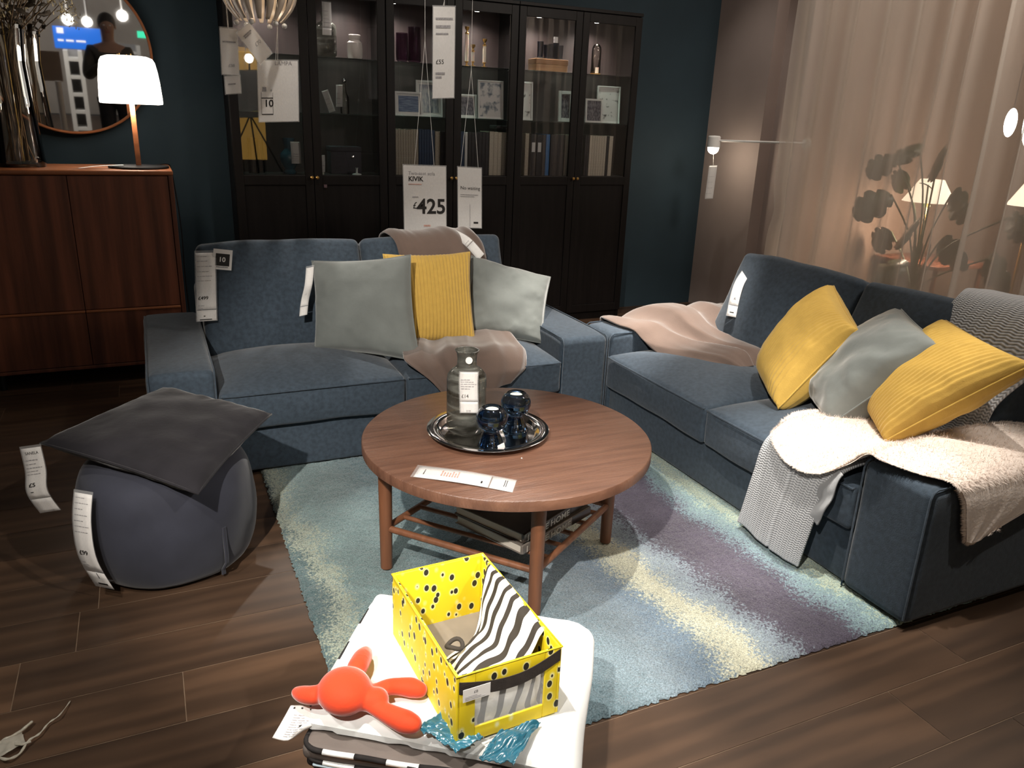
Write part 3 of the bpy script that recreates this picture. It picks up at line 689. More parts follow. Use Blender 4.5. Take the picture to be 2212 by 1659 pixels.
# ---- framed pictures
def pic_mat(name, c1, c2, sc=(3, 3, 3), th=(.4, .6), scale=3):
    m = mat(name, c1, .4, var=(scale, .1, sc)); r = [n for n in m.node_tree.nodes if n.type == 'VALTORGB'][0]
    r.color_ramp.elements[0].color = (*c1, 1); r.color_ramp.elements[1].color = (*c2, 1); r.color_ramp.elements[0].position, r.color_ramp.elements[1].position = th; return m
P_blue = pic_mat('print_blue_water', (.05,.10,.22), (.20,.28,.42), (6, 6, 60)); P_dk = pic_mat('print_grey_town', (.05,.05,.07), (.22,.21,.24), (30, 6, 12), scale=4)
P_fl = pic_mat('print_grey_flower', (.10,.14,.18), (.66,.64,.62), (14, 14, 14), (.36, .5), 1.6); P_bl2 = pic_mat('print_pale_forest', (.25,.27,.33), (.55,.54,.55), (25, 10, 8)); P_br = pic_mat('print_sketched_birds', (.10,.10,.10), (.70,.68,.66), (16, 16, 22), (.33, .42), 1.4)
def frame(px0, py0, px1, py1, y, P_, label, b=.012, mt=.012, lean=-4, z=SZ[1]+.0015):
    a = at(px0, py1, y=y); c = at(px1, py0, y=y); w = c.x-a.x; h = at(px0, py0, y=y).z-at(px0, py1, y=y).z
    R = empty('picture_frame', (a.x, y, z), 0, label, 'picture frame'); R.rotation_euler = (radians(lean), 0, 0)
    MB().box((0, 0, 0), (b, .014, h)).box((w-b, 0, 0), (w, .014, h)).box((b, 0, 0), (w-b, .014, b)).box((b, 0, h-b), (w-b, .014, h)).build('frame', M_white, R, smooth=False, bevel=.001)
    MB().box((b, .007, b), (w-b, .010, h-b)).build('mount', M_paper, R, smooth=False)
    MB().box((b+mt, .0058, b+mt), (w-b-mt, .0068, h-b-mt)).build('print', P_, R, smooth=False)
    return R
frame(900, 170, 957, 249, 4.875, P_bl2, 'white frame with a pale grey print, behind the blue seascape frame')
frame(854, 197, 913, 250, 4.82, P_blue, 'white frame with a blue seascape print in the middle bookcase')
frame(990, 206, 1031, 258, 4.85, P_dk, 'white frame with a dark print, left of the flower print', mt=.006)
frame(1033, 176, 1090, 260, 4.81, P_fl, 'white frame with a grey flower print in the middle bookcase', b=.008, mt=.006)
frame(1122, 183, 1154, 267, 4.86, P_br, 'tall white frame at the left edge of the right-hand bookcase', mt=.006)
frame(1206, 199, 1240, 266, 4.88, P_dk, 'pale frame partly hidden behind the middle door post of the last bookcase', b=.02, mt=.004)
frame(1289, 190, 1344, 271, 4.885, P_br, 'white frame with sketched birds in the last bookcase', b=.008, mt=.006)
frame(1264, 218, 1304, 270, 4.84, P_dk, 'white frame with a dark landscape before the bird print', b=.012, mt=.001)
# ---- glass and ceramic pieces
def onsh(px, py, y, z): return Vector((at(px, py, y=y).x, y, z+.0008))
for k, (px, h, r, lb) in enumerate(((868, .16, .035, 'plum glass vase on the top shelf of the middle bookcase, left'), (895, .20, .040, 'taller plum glass vase on the top shelf of the middle bookcase'))):
    o = empty('glass_vase', onsh(px, 110, 4.86+.03*k, SZ[2]), 0, lb, 'vase'); pr = [(0, .004), (r*.7, .003), (r, .012), (r, h), (r*.93, h), (r*.93, .014), (0, .010)]
    MB().lathe(pr, n=28).build('glass_body', M_pglass, o, ang=60)
def brass_stick(px, py, h, lb, y=4.83):
    o = empty('candlestick', onsh(px, py, y, SZ[2]), 0, lb, 'candlestick')
    MB().lathe([(0, 0), (.016, 0), (.016, .003), (.006, .006), (.005, .02), (.012, .024), (.012, .028), (0, .028)], n=20).build('brass_foot', M_brass, o)
    MB().cyl((0, 0, .028), (0, 0, h-.02), .0105, .0105, 18).build('white_stem', M_candle, o)
    MB().lathe([(0, h-.02), (.012, h-.02), (.012, h-.012), (.006, h-.008), (.005, h), (.014, h+.012), (.014, h+.022), (0, h+.022)], n=20).build('brass_cup', M_brass, o)
brass_stick(1008, 130, .20, 'tallest of the three brass and white candlesticks'); brass_stick(1021, 140, .10, 'shortest of the three brass and white candlesticks', 4.80); brass_stick(1046, 140, .14, 'middle-height brass and white candlestick, standing apart on the right')
a = onsh(1158, 150, 4.83, SZ[2]); w_ = at(1226, 150, y=4.83).x-a.x
o = empty('wooden_box', a, 0, 'light brown wooden box under the navy glasses', 'box'); M_wbox = mat('light_brown_wood', (.36,.18,.075), .5, var=(3, .2, (2, 2, 20)))
MB().rbox((0, 0, 0), (w_, .12, .042), .003, 2).build('body', M_wbox, o); MB().rbox((-.002, -.002, .0425), (w_+.002, .122, .075), .003, 2).build('lid', M_wbox, o)
for k, (px, dy, h) in enumerate(((1167, .03, .10), (1180, .05, .085), (1191, .03, .09), (1201, .06, .10), (1210, .03, .085))):
    o = empty('drinking_glass', Vector((at(px, 110, y=4.83+dy).x, 4.83+dy, SZ[2]+.0768)), 0, 'navy blue drinking glass on the wooden box', 'glass', 'navy glasses on the wooden box')
    MB().lathe([(0, .002), (.015, 0), (.018, .004), (.021, h), (.0195, h), (.0165, .008), (0, .007)], n=20).build('glass_body', M_bglass, o, ang=60)
tag(MB().box((0, 0, 0), (.03, .0008, .035), M=Matrix.Translation(at(1196, 92, y=4.85))).build('price_label', M_paper, world=True, smooth=False), 'small white label behind the navy glasses', 'price tag')
p = onsh(1286, 155, 4.85, SZ[2]); o = empty('glass_dome', p, 0, 'tall clear glass dome on a brass base in the last bookcase', 'glass dome')
MB().lathe([(0, 0), (.035, 0), (.035, .008), (0, .008)], n=28).build('base', M_brass, o)
MB().lathe([(.032, .009), (.032, .15), (.029, .168), (.020, .182), (.008, .189), (0, .190)], n=32).build('glass_cover', M_vglass, o, ang=None)
MB().cyl((.008, -.005, .009), (.008, -.005, .045), .012, .012, 16).build('candle', M_candle, o)
# left bookcase, right-hand door
bottle('glass_bottle', onsh(706, 120, 4.85, SZ[2]), .235, .058, M_sw, 'grey swirled glass bottle on the top shelf of the left bookcase')
a = at(705, 2, y=4.78); price_tag('price tag on the neck of the grey bottle in the left bookcase', [a, a+Vector((.0, -.0, -.09)), a+Vector((-.004, .0, -.175))], (1, 0, 0), .055, [], greek(.3, .7, 5, 8), .75)
o = empty('jar', onsh(767, 122, 4.83, SZ[2]), 0, 'white ceramic jar on the top shelf of the left bookcase', 'jar')
MB().lathe([(0, .0), (.038, 0), (.043, .008), (.045, .05), (.043, .085), (.032, .096), (.030, .10), (.033, .104), (.034, .125), (.031, .128), (.029, .105), (0, .10)], n=32).build('body', mat('white_ceramic', (.72,.66,.62), .25, coat=.5, var=(4, .03, I3)), o)
o = empty('decanter', onsh(745, 240, 4.86, SZ[1]), 0, 'slim clear glass bottle with a round stopper in the left bookcase', 'bottle')
MB().lathe([(0, .002), (.024, 0), (.026, .01), (.026, .09), (.012, .12), (.010, .165), (.014, .168)], n=24).build('glass_body', M_vglass, o, ang=70)
MB().ball((0, 0, .182), .014, 10).build('stopper', M_steel, o)
for k, (pxt, pyt, pxb, pyb) in enumerate(((701, 194, 718, 242), (733, 182, 733, 231))):
    a = at(pxt, pyt, y=4.80); b_ = at(pxb, pyb, y=4.80)
    price_tag(['tilted white price tag on the middle shelf of the left bookcase', 'upright white price tag before the slim glass bottle'][k], [a, a.lerp(b_, .5)+Vector((0, -.002, 0)), b_], (.95, 0, .3) if k == 0 else (1, 0, .05), .042, [], greek(.4, .8, 3, k), 0)
o = empty('storage_box', onsh(716, 375, 4.85, SZ[0]), 0, 'dark grey fabric box on the bottom shelf of the left bookcase', 'box')
M_dbox = mat('dark_grey_fabric_box', (.045,.040,.052), .8, var=(50, .2, I3)); MB().rbox((0, 0, 0), (.185, .12, .13), .004, 2).build('body', M_dbox, o); MB().rbox((-.002, -.002, .131), (.187, .122, .158), .004, 2).build('lid', M_dbox, o)
MB().lathe([(0, 0), (.006, .001), (.004, .006), (.008, .012), (0, .014)], n=12, M=Matrix.Translation((.13, -.003, .10)) @ Matrix.Rotation(pi/2, 4, 'X')).build('clasp', M_steel, o)
o = empty('candle', onsh(698, 372, 4.80, SZ[0]), 0, 'slim white candle stub at the left of the dark grey box', 'candle')
MB().cyl((0, 0, 0), (0, 0, .05), .006, .006, 12).build('stick', M_candle, o); a = at(697, 334, y=4.79)
price_tag('narrow price tag hanging by the dark grey box', [a, a+Vector((0, 0, -.05)), a+Vector((-.003, 0, -.10))], (1, 0, 0), .026, [], greek(.4, .8, 3, 5), 0)
o = empty('candle_stand', onsh(771, 377, 4.79, SZ[0]), 0, 'small white stand in front of the dark grey box', 'stand')
MB().lathe([(0, 0), (.028, 0), (.026, .006), (.006, .010), (.006, .035), (.010, .040), (0, .04)], n=20).build('stand', M_white, o)
# left bookcase, left-hand door
for k, (px, r, h) in enumerate(((549, .030, .20), (563, .024, .19))):
    o = empty('glass_vase', onsh(px, 368, 4.84+.05*k, SZ[0]), 0, ['tall clear glass cylinder vase in the left bookcase', 'second clear glass cylinder just behind the tall one'][k], 'vase')
    MB().lathe([(0, .004), (r, .003), (r, h), (r-.002, h), (r-.002, .008), (0, .008)], n=28).build('glass_body', M_vglass, o, ang=60)
o = empty('ceramic_vase', onsh(627, 375, 4.85, SZ[0]), 0, 'teal glazed vase with a wide neck in the left bookcase', 'vase')
MB().lathe([(0, 0), (.035, 0), (.040, .01), (.030, .025), (.048, .055), (.056, .085), (.050, .118), (.030, .137), (.026, .15), (.034, .185), (.036, .20), (.031, .20), (.023, .155), (0, .15)], n=36).build('body', mat('teal_glaze', (.018,.10,.15), .12, coat=.8, var=(5, .2, I3)), o)
a = at(637, 305, y=4.78); price_tag('price tag on the front of the teal vase', [a, a+Vector((.002, -.002, -.07)), a+Vector((.003, 0, -.125))], (1, 0, 0), .058, [], greek(.5, .8, 4, 15), 0)
a = at(703, 402, y=4.738); tag(MB().box((-.009, -.0004, -.009), (.009, .0004, .009), M=Matrix.Translation(a)).build('sticker', mat('dull_pink_sticker', (.10,.06,.07), .5, var=(80, .3, I3)), world=True, smooth=False), 'tiny dull sticker on the lower door of the left bookcase', 'sticker')

# ------------------------------------------------------------------ SIDEBOARD
def sideboard():
    X0, X1, Y0, Y1, Z0, Z1 = -.785, .128, 4.27, 4.70, .085, 1.055
    R = empty('sideboard', (X0, Y0, 0), 0, 'reddish walnut sideboard with two doors over two drawers', 'sideboard'); W = X1-X0; D = Y1-Y0
    MB().box((0, .02, Z0), (.022, D, Z1-.022)).box((W-.022, .02, Z0), (W, D, Z1-.022)).box((0, .02, Z0), (W, D, Z0+.02)).box((.022, D-.02, Z0), (W-.022, D-.01, Z1-.02)).box((0, -.0, Z0), (.020, .02, Z1-.022)).box((W-.022, 0, Z0), (W, .02, Z1-.022)).box((.02, 0, Z0), (W-.022, .02, Z0+.018)).box((.02, .024, Z0+.018), (W-.022, .03, Z1-.022)).build('body', M_wal, R, smooth=False, bevel=.003)
    MB().rbox((-.003, -.006, Z1-.024), (W+.003, D, Z1), .009, 3).build('top', M_walt, R)
    zs = .385
    for k in range(2):
        a = .0215+k*(W-.0435)/2; b = a+(W-.0435)/2-.003
        MB().box((a, -.001, zs+.004), (b, .019, Z1-.027)).build('door', M_wal, R, smooth=False, bevel=.0015)
        d = MB().box((a, -.001, Z0+.021), (b, .019, zs-.012)).build('drawer', M_wal, R, smooth=False, bevel=.0015)
        MB().rbox((a, -.006, zs-.0115), (b, .012, zs+.001), .003, 2).build('edge_pull', M_walt, d)
    for (x, y) in ((.05, .05), (W-.05, .05), (.05, D-.05), (W-.05, D-.05)): MB().cyl((x, y, 0), (x, y, Z0), .014, .019, 16).build('leg', M_black, R)
sideboard()
SBZ = 1.056
# ---- table lamp
LP = Vector((-.018, 4.44, SBZ))
def table_lamp():
    R = empty('table_lamp', LP, 0, 'lit table lamp with a white shade and wooden stem on the sideboard', 'lamp')
    MB().lathe([(0, 0), (.137, 0), (.139, .004), (.137, .009), (.03, .012), (0, .012)], n=64).build('base', M_black, R)
    MB().rbox((-.012, -.012, .011), (.012, .012, .33), .003, 2).build('wooden_stem', M_walt, R)
    pr = [(.0, .300), (.12, .299), (.1385, .301), (.141, .306), (.1405, .33), (.136, .40), (.130, .45), (.122, .49), (.112, .507), (.09, .515), (0, .517)]
    MB().lathe(pr, n=64).build('shade', emis('glowing_opal_shade', (1, .93, .82), 5), R, ang=None)
    l = bpy.data.lights.new('table_lamp_light', 'POINT'); l.energy = 4; l.shadow_soft_size = .02; l.color = (1, .84, .66); lo = bpy.data.objects.new('table_lamp_light', l); COL.objects.link(lo); lo.location = LP+Vector((0, -.03, .285))
    MB().cyl((.02, .0, .517), (.02, 0, .527), .003, None, 8).cyl((-.03, 0, .517), (-.03, 0, .527), .003, None, 8).build('screw', M_brass, R)
    pts = [(.0, .10, .004), (.08, .16, .004), (.135, .19, .006), (.152, .235, -.02), (.165, .24, -.15), (.175, .24, -.35), (.170, .245, -.6), (.175, .25, -.9), (.17, .30, -1.05)]
    P = [Vector(q) for q in pts]; MB().tube([cr1(P, t/40) for t in range(41)], .003, 6).build('cord', M_black, R)
table_lamp()
a = at(168, 356, y=4.36); b_ = at(282, 350, y=4.36); a.z = SBZ+.0015; b_.z = SBZ+.004
a = Vector((-.285, 4.345, SBZ+.0015)); b_ = Vector((-.085, 4.385, SBZ+.016))
price_tag('narrow price label lying on the sideboard beside the lamp base', [a, a.lerp(b_, .5)+Vector((0, 0, .004)), b_], (.2, -.95, 0), .035, [], greek(.2, .8, 4, 22, .2, .8), 0)
# ---- tall glass vase with dried branches
def big_vase():
    c = Vector((-.520, 4.47, SBZ)); R = empty('glass_floor_vase', c, 0, 'tall clear glass vase at the left end of the sideboard', 'vase')
    r = .098; pr = [(0, .012), (r*.9, .012), (r*.98, .006), (r, .0), (r*1.02, .02), (r, .05), (r*.86, .30), (r*.80, .45), (r*.84, .56), (r*.97, .62), (r*.95, .62), (r*.79, .45), (r*.95, .05), (r*.93, .022), (0, .020)]
    MB().lathe(pr, n=56).build('glass_body', M_vglass, R, ang=70)
    rnd = random.Random(8); M_br = mat('dry_brown_twig', (.16,.105,.06), .8, var=(30, .3, I3)); M_pl = mat('dried_cream_bloom', (.52,.42,.24), .9, var=(30, .3, I3)); M_lf = mat('dry_dark_leaf', (.09,.07,.05), .8, var=(20, .3, I3))
    for k in range(26):
        a0 = rnd.uniform(0, 6.28); a1 = rnd.uniform(0, 6.28); r0 = rnd.uniform(.0, .07); r1 = rnd.uniform(.02, .068); H = rnd.uniform(.74, .98); a2 = a1+rnd.uniform(-.4, .4); r2 = rnd.uniform(.10, .30)
        P = [Vector((r0*cos(a0), r0*sin(a0), .026)), Vector((r1*.6*cos(a1), r1*.6*sin(a1), .3)), Vector((r1*cos(a1), r1*sin(a1), .56)), Vector((r2*cos(a2), min(.35, r2*sin(a2)), H))]
        st = empty('dried_branch', c, 0, 'dried branch standing in the tall glass vase', 'branch', 'dried branches in the tall vase')
        pts = [cr1(P, t/14)+Vector((rnd.uniform(-.003, .003), rnd.uniform(-.003, .003), 0)) for t in range(15)]
        b = MB().tube(pts, [.0042*(1-.5*t/14) for t in range(15)], 6)
        b.build('stem', M_br, st, ang=None)
        e = pts[-1]
        if k % 2 == 0:
            b = MB()
            for q in range(80):
                t = rnd.random(); cen = e+Vector((rnd.gauss(0, .022), rnd.gauss(0, .022), (t-.6)*.20)); d = Vector((rnd.gauss(0, 1), rnd.gauss(0, 1), rnd.gauss(.5, 1))).normalized()*rnd.uniform(.012, .03); s_ = d.orthogonal().normalized()*.004
                b.add([cen-s_, cen+s_, cen+d], [(0, 1, 2)])
            b.build('plume', M_pl, st, ang=None)
        else:
            for q in range(3):
                cen = pts[10+q]; d = Vector((rnd.gauss(0, 1), rnd.gauss(0, 1), rnd.gauss(0, .6))).normalized()*.06; s_ = d.orthogonal().normalized()*.018
                MB().add([cen, cen+d*.5+s_, cen+d, cen+d*.5-s_+Vector((0, 0, .006))], [(0, 1, 2), (0, 2, 3)]).build('leaf', M_lf, st, ang=None, solid=.0008)
big_vase()
# ---- wall mirror, hung tilting forward
MCN = Vector((-.300, 4.93, 1.602)); MT = radians(2.6); MYW = radians(1.2)
MR = Matrix.Translation(MCN) @ Matrix.Rotation(MYW, 4, 'Z') @ Matrix.Rotation(MT+pi/2, 4, 'X')
MN = (MR.to_3x3() @ Vector((0, 0, 1))).normalized()
def mirror():
    R = empty('round_mirror', MCN, 0, 'large round wall mirror with a thin walnut rim above the sideboard', 'mirror'); R.rotation_euler = MR.to_euler()
    r = .408
    MB().lathe([(r-.012, -.004), (r-.010, .012), (r-.004, .016), (r+.001, .012), (r+.001, -.02), (r-.012, -.02), (r-.012, -.004)], n=128).build('rim', M_walt, R, ang=50)
    MB().lathe([(0, -.012), (r-.0125, -.012), (r-.0125, .0), (0, .0)], n=128).build('mirror_glass', mat('mirror_silver', (.82,.80,.78), .02, 1), R, ang=50)
    MB().box((-.004, -.1, -.09), (.004, .1, -.02)).build('hanger', M_black, R, smooth=False)
mirror()
def vm(px, py, y):
    d = ray(px, py); t = (MCN-CO).dot(MN)/d.dot(MN); h = CO+d*t; r = d-MN*(2*d.dot(MN)); return h+r*((y-h.y)/r.y)
# ------------------------------------------------------------------ what the mirror shows: the shop behind the camera
def mirrored_quad(name, c, y, M_, depth, label=None, cat=None, kind=None):
    P = [vm(px, py, y) for px, py in c]; xs = [p.x for p in P]; zs = [p.z for p in P]
    b = MB().box((min(xs), y-depth, min(zs)), (max(xs), y, max(zs))); o = b.build(name, M_, world=True, smooth=False, bevel=.004)
    if label: tag(o, label, cat)
    return o, (min(xs), max(xs), min(zs), max(zs))
YS = -5.0
M_sgn = mat('blue_sign_panel', (.01,.13,.62), .4, ecol=(.01,.16,.75), estr=.55)
p0, p1 = vm(112, 55, YS), vm(222, 110, YS); xa, xb = sorted((p0.x, p1.x)); za, zb = sorted((p0.z, p1.z))
R = empty('hanging_sign', ((xa+xb)/2, YS, za), 0, 'blue hanging shop sign seen in the round mirror', 'sign')
MB().box((xa, YS-.06, za), (xb, YS, zb)).build('panel', M_sgn, R, world=True, smooth=False, bevel=.01)
b = MB(); rnd = random.Random(2); w_ = xb-xa; x = xa+.08*w_
for i in range(3):
    l = w_*(.12+.04*i)
    b.box((x, YS+.001, za+(zb-za)*.33), (x+l, YS+.004, za+(zb-za)*.42)); x += l+.05*w_
b.box((xa+.08*w_, YS+.001, zb-.10), (xa+.22*w_, YS+.004, zb-.02)).build('lettering', mat('white_lettering', (.8,.8,.8), .5, ecol=(.8,.85,1), estr=.6), R, world=True, smooth=False)
for xx in (xa+.15, xb-.15): MB().cyl((xx, YS-.03, zb), (xx, YS-.03, 3.05), .006, None, 8).build('suspension_rod', M_steel, R, world=True)
mirrored_quad('exit_sign', ((296, 67), (318, 83)), YS, mat('green_sign_light', (.02,.5,.3), .5, ecol=(.05,.75,.42), estr=1.0), .05, 'green exit sign seen at the right of the round mirror', 'sign')
mirrored_quad('hanging_board', ((78, 108), (137, 176)), -2.4, mat('greige_board', (.30,.24,.20), .7, var=(3, .1, I3)), .02, 'plain greige board reflected at the left of the mirror', 'board')
M_swh = mat('white_shop_fitting', (.62,.62,.60), .5, var=(3, .05, I3))
def shop_unit(px0, px1, py0, py1, y, label):
    a, c = vm(px0, py0, y), vm(px1, py1, y); x0_, x1_ = sorted((a.x, c.x)); top = max(a.z, c.z)
    R = empty('shelving_unit', (x0_, y-.4, 0), 0, label, 'shelving unit'); W = x1_-x0_
    for xx in (0, W-.06): MB().box((xx, 0, 0), (xx+.06, .4, top)).build('upright', M_swh, R, smooth=False, bevel=.003)
    MB().box((0, -.02, 0), (W, 0, top)).build('back_panel', mat('grey_shop_panel', (.24,.24,.25), .6, var=(3, .1, I3)), R, smooth=False)
    n = 5
    for k in range(n): MB().box((.06, 0, top*(k+.4)/n), (W-.06, .4, top*(k+.4)/n+.05)).build('shelf', M_swh, R, smooth=False, bevel=.003)
shop_unit(135, 200, 108, 285, -4.2, 'white shop shelving reflected in the middle of the mirror')
shop_unit(250, 322, 95, 285, -6.0, 'pale shop shelving reflected behind the photographer')
a = vm(125, 175, -2.0); tag(MB().cyl((a.x, -2.0, 0), (a.x, -2.0, a.z), .035, None, 20).build('white_post', M_white, world=True), 'white upright post reflected near the left of the mirror', 'post')
M_cl = emis('ceiling_lamp_glow', (1, .97, .9), 14)
k = 0
for (px, py, y) in ((146, 42, -4.5), (188, 47, -5.5), (264, 34, -4.0)):
    p = vm(px, py, y); o = empty('ceiling_light', (p.x, y, 3.05), 0, ['round ceiling light reflected above the blue sign, left', 'round ceiling light reflected above the blue sign, right', 'ceiling light reflected at the top right of the mirror'][k], 'light', 'reflected ceiling lights'); k += 1
    z = min(p.z, 3.02)-3.05
    MB().cyl((0, 0, 0), (0, 0, z), .012, None, 8).build('stem', M_white, o); MB().ball((0, 0, z), .07, 12).build('globe', M_cl, o)
area('shop_back_light', (-1.5, -2.9, 2.9), (-1.5, -6.2, .8), 130, 4, 1.2, (1, .96, .9))

# ---- the photographer, standing behind the camera, holding a phone
def person():
    ph = vm(236, 104, -.60); R = empty('person', (ph.x, -.60, 0), 0, 'person in a dark jacket holding a phone, seen only in the mirror', 'person')
    R.rotation_euler = (0, 0, 0)
    Hd = 1.62
    def skin(name, pts, edges, rad, M_, sub=2):
        me = bpy.data.meshes.new(name); me.from_pydata(pts, edges, []); o = bpy.data.objects.new(name, me); COL.objects.link(o); o.parent = R; me.materials.append(M_)
        md = o.modifiers.new('skin', 'SKIN'); md.use_smooth_shade = True
        for i, r in enumerate(rad): me.skin_vertices[0].data[i].radius = (r if isinstance(r, tuple) else (r, r))
        me.skin_vertices[0].data[0].use_root = True
        s = o.modifiers.new('sub', 'SUBSURF'); s.levels = sub; s.render_levels = sub; return o
    pts = [(0,0,.95),(0,0,1.12),(0,.0,1.30),(0,0,1.42),(0,.01,1.49),(0,.015,1.56),(0,.015,1.66),(0,.01,1.72)]
    rad = [(.15,.10),(.14,.10),(.165,.105),(.13,.085),(.055,.055),(.068,.078),(.075,.09),(.045,.05)]
    ed = [(i, i+1) for i in range(7)]
    def chain(root, ps, rs):
        prev = root
        for p, r in zip(ps, rs): pts.append(p); rad.append(r); ed.append((prev, len(pts)-1)); prev = len(pts)-1
        return prev
    for s in (-1, 1):
        chain(3, [(s*.17,0,1.40),(s*.23,.02,1.22),(s*.245,.05,1.12),(s*.17,.17,1.20),(s*.09,.26,1.27),(s*.07,.30,1.30)], [.06,.052,.045,.040,.030,.030])
        chain(0, [(s*.09,0,.86),(s*.10,.02,.52),(s*.10,.01,.28),(s*.10,0,.10),(s*.10,.06,.045),(s*.10,.14,.035)], [.095,.065,.055,.042,.04,.032])
    body = skin('body', pts, ed, rad, mat('skin_tone', (.45,.27,.20), .6, var=(8, .06, I3)))
    # jacket, trousers
    J = [(0,0,.92),(0,0,1.12),(0,0,1.30),(0,0,1.42)]; jr = [(.175,.125),(.165,.125),(.19,.128),(.145,.10)]; je = [(0,1),(1,2),(2,3)]
    for s in (-1, 1):
        prev = 3
        for p, r in zip([(s*.175,0,1.40),(s*.235,.02,1.22),(s*.25,.05,1.12),(s*.175,.16,1.195),(s*.105,.24,1.255)], [.075,.066,.060,.053,.045]): J.append(p); jr.append(r); je.append((prev, len(J)-1)); prev = len(J)-1
    skin('jacket', J, je, jr, mat('dark_khaki_jacket', (.075,.070,.058), .8, var=(12, .15, I3)))
    T = [(0,0,.95)]; tr = [(.16,.11)]; te = []
    for s in (-1, 1):
        prev = 0
        for p, r in zip([(s*.09,0,.86),(s*.10,.02,.52),(s*.10,.01,.28),(s*.10,0,.09)], [.105,.08,.068,.06]): T.append(p); tr.append(r); te.append((prev, len(T)-1)); prev = len(T)-1
    skin('trousers', T, te, tr, mat('dark_trousers', (.02,.022,.03), .8, var=(20, .2, I3)))
    for s in (-1, 1): MB().rbox((s*.10-.045, -.06, 0), (s*.10+.045, .20, .085), .03, 3).build('shoe', M_black, R)
    # hair cap, face
    MB().ball((0, -.008, 1.69), .098, 14, (.92, 1.05, 1.05)).build('hair', mat('dark_hair', (.02,.014,.012), .6, var=(60, .3, I3)), R)
    MB().ball((0, .035, 1.645), .078, 14, (.92, .95, 1.2)).ball((0, .118, 1.635), .013, 8, (.8, 1, 1.4)).ball((.085, .0, 1.645), .02, 8, (.4, .7, 1.2)).ball((-.085, .0, 1.645), .02, 8, (.4, .7, 1.2)).build('face', mat('skin_tone'), R)
    for s in (-1, 1): MB().ball((s*.030, .104, 1.662), .010, 8, (1.3, .6, .7)).build('eye', M_white, R); 
    MB().ball((0, .108, 1.595), .018, 8, (1.2, .4, .35)).build('mouth', mat('lip_tone', (.40,.15,.13), .5, var=(8, .06, I3)), R)
    for s in (-1, 1):
        for f in range(4): MB().tube([(s*.065, .30+.002*f, 1.285+.016*f), (s*.045, .335, 1.285+.016*f), (s*.022, .325, 1.287+.016*f)], [.009, .0085, .007], 8).build('finger', mat('skin_tone'), R)
        MB().tube([(s*.065, .295, 1.29), (s*.05, .285, 1.335), (s*.03, .29, 1.35)], [.012, .010, .009], 8).build('thumb', mat('skin_tone'), R)
    a = empty('phone', Vector((ph.x, -.60, 0))+Vector((0, .308, 1.318)), 0, 'dark phone held by the person in the mirror', 'phone')
    MB().rbox((-.085, -.004, -.042), (.085, .004, .042), .004, 2).build('case', M_black, a)
person()

# ------------------------------------------------------------------ hanging signs in front of the bookcases
YH = 4.10
def board(name, c, label, texts, bars, y=YH, strings=None, cat='sign', M_=M_paper):
    """c: pixel corners TL TR BR BL at depth y; texts in board fractions"""
    TL, TRr, BR, BL = [at(px, py, y=y) for px, py in c]; w = (TRr-TL).length; h = (BL-TL).length; ex = (TRr-TL).normalized(); ez = (TL-BL).normalized()
    R = empty(name, (BL+BR)/2, 0, label, cat); M = Matrix((ex, Vector((0, 1, 0)), ez)).transposed().to_4x4(); M.translation = BL
    MB().box((0, 0, 0), (w, .0012, h), M=M).build('card', M_, R, world=True, smooth=False)
    MB().box((-.004, -.0004, -.004), (w+.004, .0016, h+.006), M=M).build('plastic_sleeve', M_slv, R, world=True, smooth=False)
    b = MB()
    for (s, size, u, v, col) in texts:
        vs, fs = text_verts(s, size); b.add([(u*w+p.x, -.0012, v*h+p.y) for p in vs], fs, col, M)
    for (u0, u1, v, hh, col) in bars: b.box((u0*w, -.0014, (1-v)*h), (u1*w, -.0009, (1-v)*h+hh), col, M)
    if b.v: b.build('printing', [M_ink, M_gink, M_rink], R, world=True, smooth=False)
    if strings:
        for (fx, apex) in strings:
            p = M @ Vector((fx*w, 0, h+.004)); A = at(*apex, y=y); MB().tube([p, A], .0011, 5).build('string', M_cord, R, world=True)
        A = at(*strings[0][1], y=y); MB().tube([A, Vector((A.x, A.y, 3.04))], .0011, 5).build('string', M_cord, R, world=True)
    return R
board('hanging_price_sign', ((871, 357), (963, 360), (964, 496), (874, 496)), 'white hanging sign reading £425 above the back of the left sofa', [('Two-seat sofa', .026, .11, .86, 1), ('KIVIK', .034, .11, .765, 0), ('£', .05, .20, .335, 0), ('425', .110, .30, .26, 0)],
      [(.2, .34, .49, .005, 1), (.11, .42, .29, .004, 2), (.46, .62, .95, .009, 2)], strings=[(.26, (918, 88)), (.72, (918, 88))])
board('hanging_info_sign', ((989, 361), (1040, 364), (1038, 503), (990, 491)), 'narrow white hanging sign to the right of the £425 sign', [('No waiting', .026, .1, .64, 0)], [(.1, .85, .45, .003, 1), (.1, .7, .48, .003, 1), (.5, .515, .98, .12, 1), (.66, .86, .93, .010, 0)], strings=[(.12, (1018, 150)), (.86, (1018, 150))])
board('hanging_price_sign', ((936, 14), (983, 15), (981, 220), (935, 212)), 'long narrow white price label hanging high before the middle bookcase', [('£55', .030, .12, .38, 0)], [(.12, .9, .14, .010, 1), (.12, .8, .23, .014, 1), (.12, .7, .30, .008, 1), (.12, .55, .74, .012, 1), (.12, .4, .78, .01, 1)], strings=[(.5, (960, 2)), (.45, (960, 2))])
board('hanging_price_sign', ((475, 60), (512, 63), (519, 162), (480, 160)), 'left grey-white price label hanging before the left bookcase', [('£50', .018, .4, .17, 1)], [(.1, .9, .3, .006, 1)], strings=[(.5, (490, 38)), (.45, (490, 38))])
board('hanging_price_sign', ((485, 165), (518, 163), (520, 204), (488, 203)), 'small white card hanging under the left price label', [], [(.2, .7, .5, .006, 1)], y=YH+.01, strings=[(.5, (498, 120)), (.45, (498, 120))])
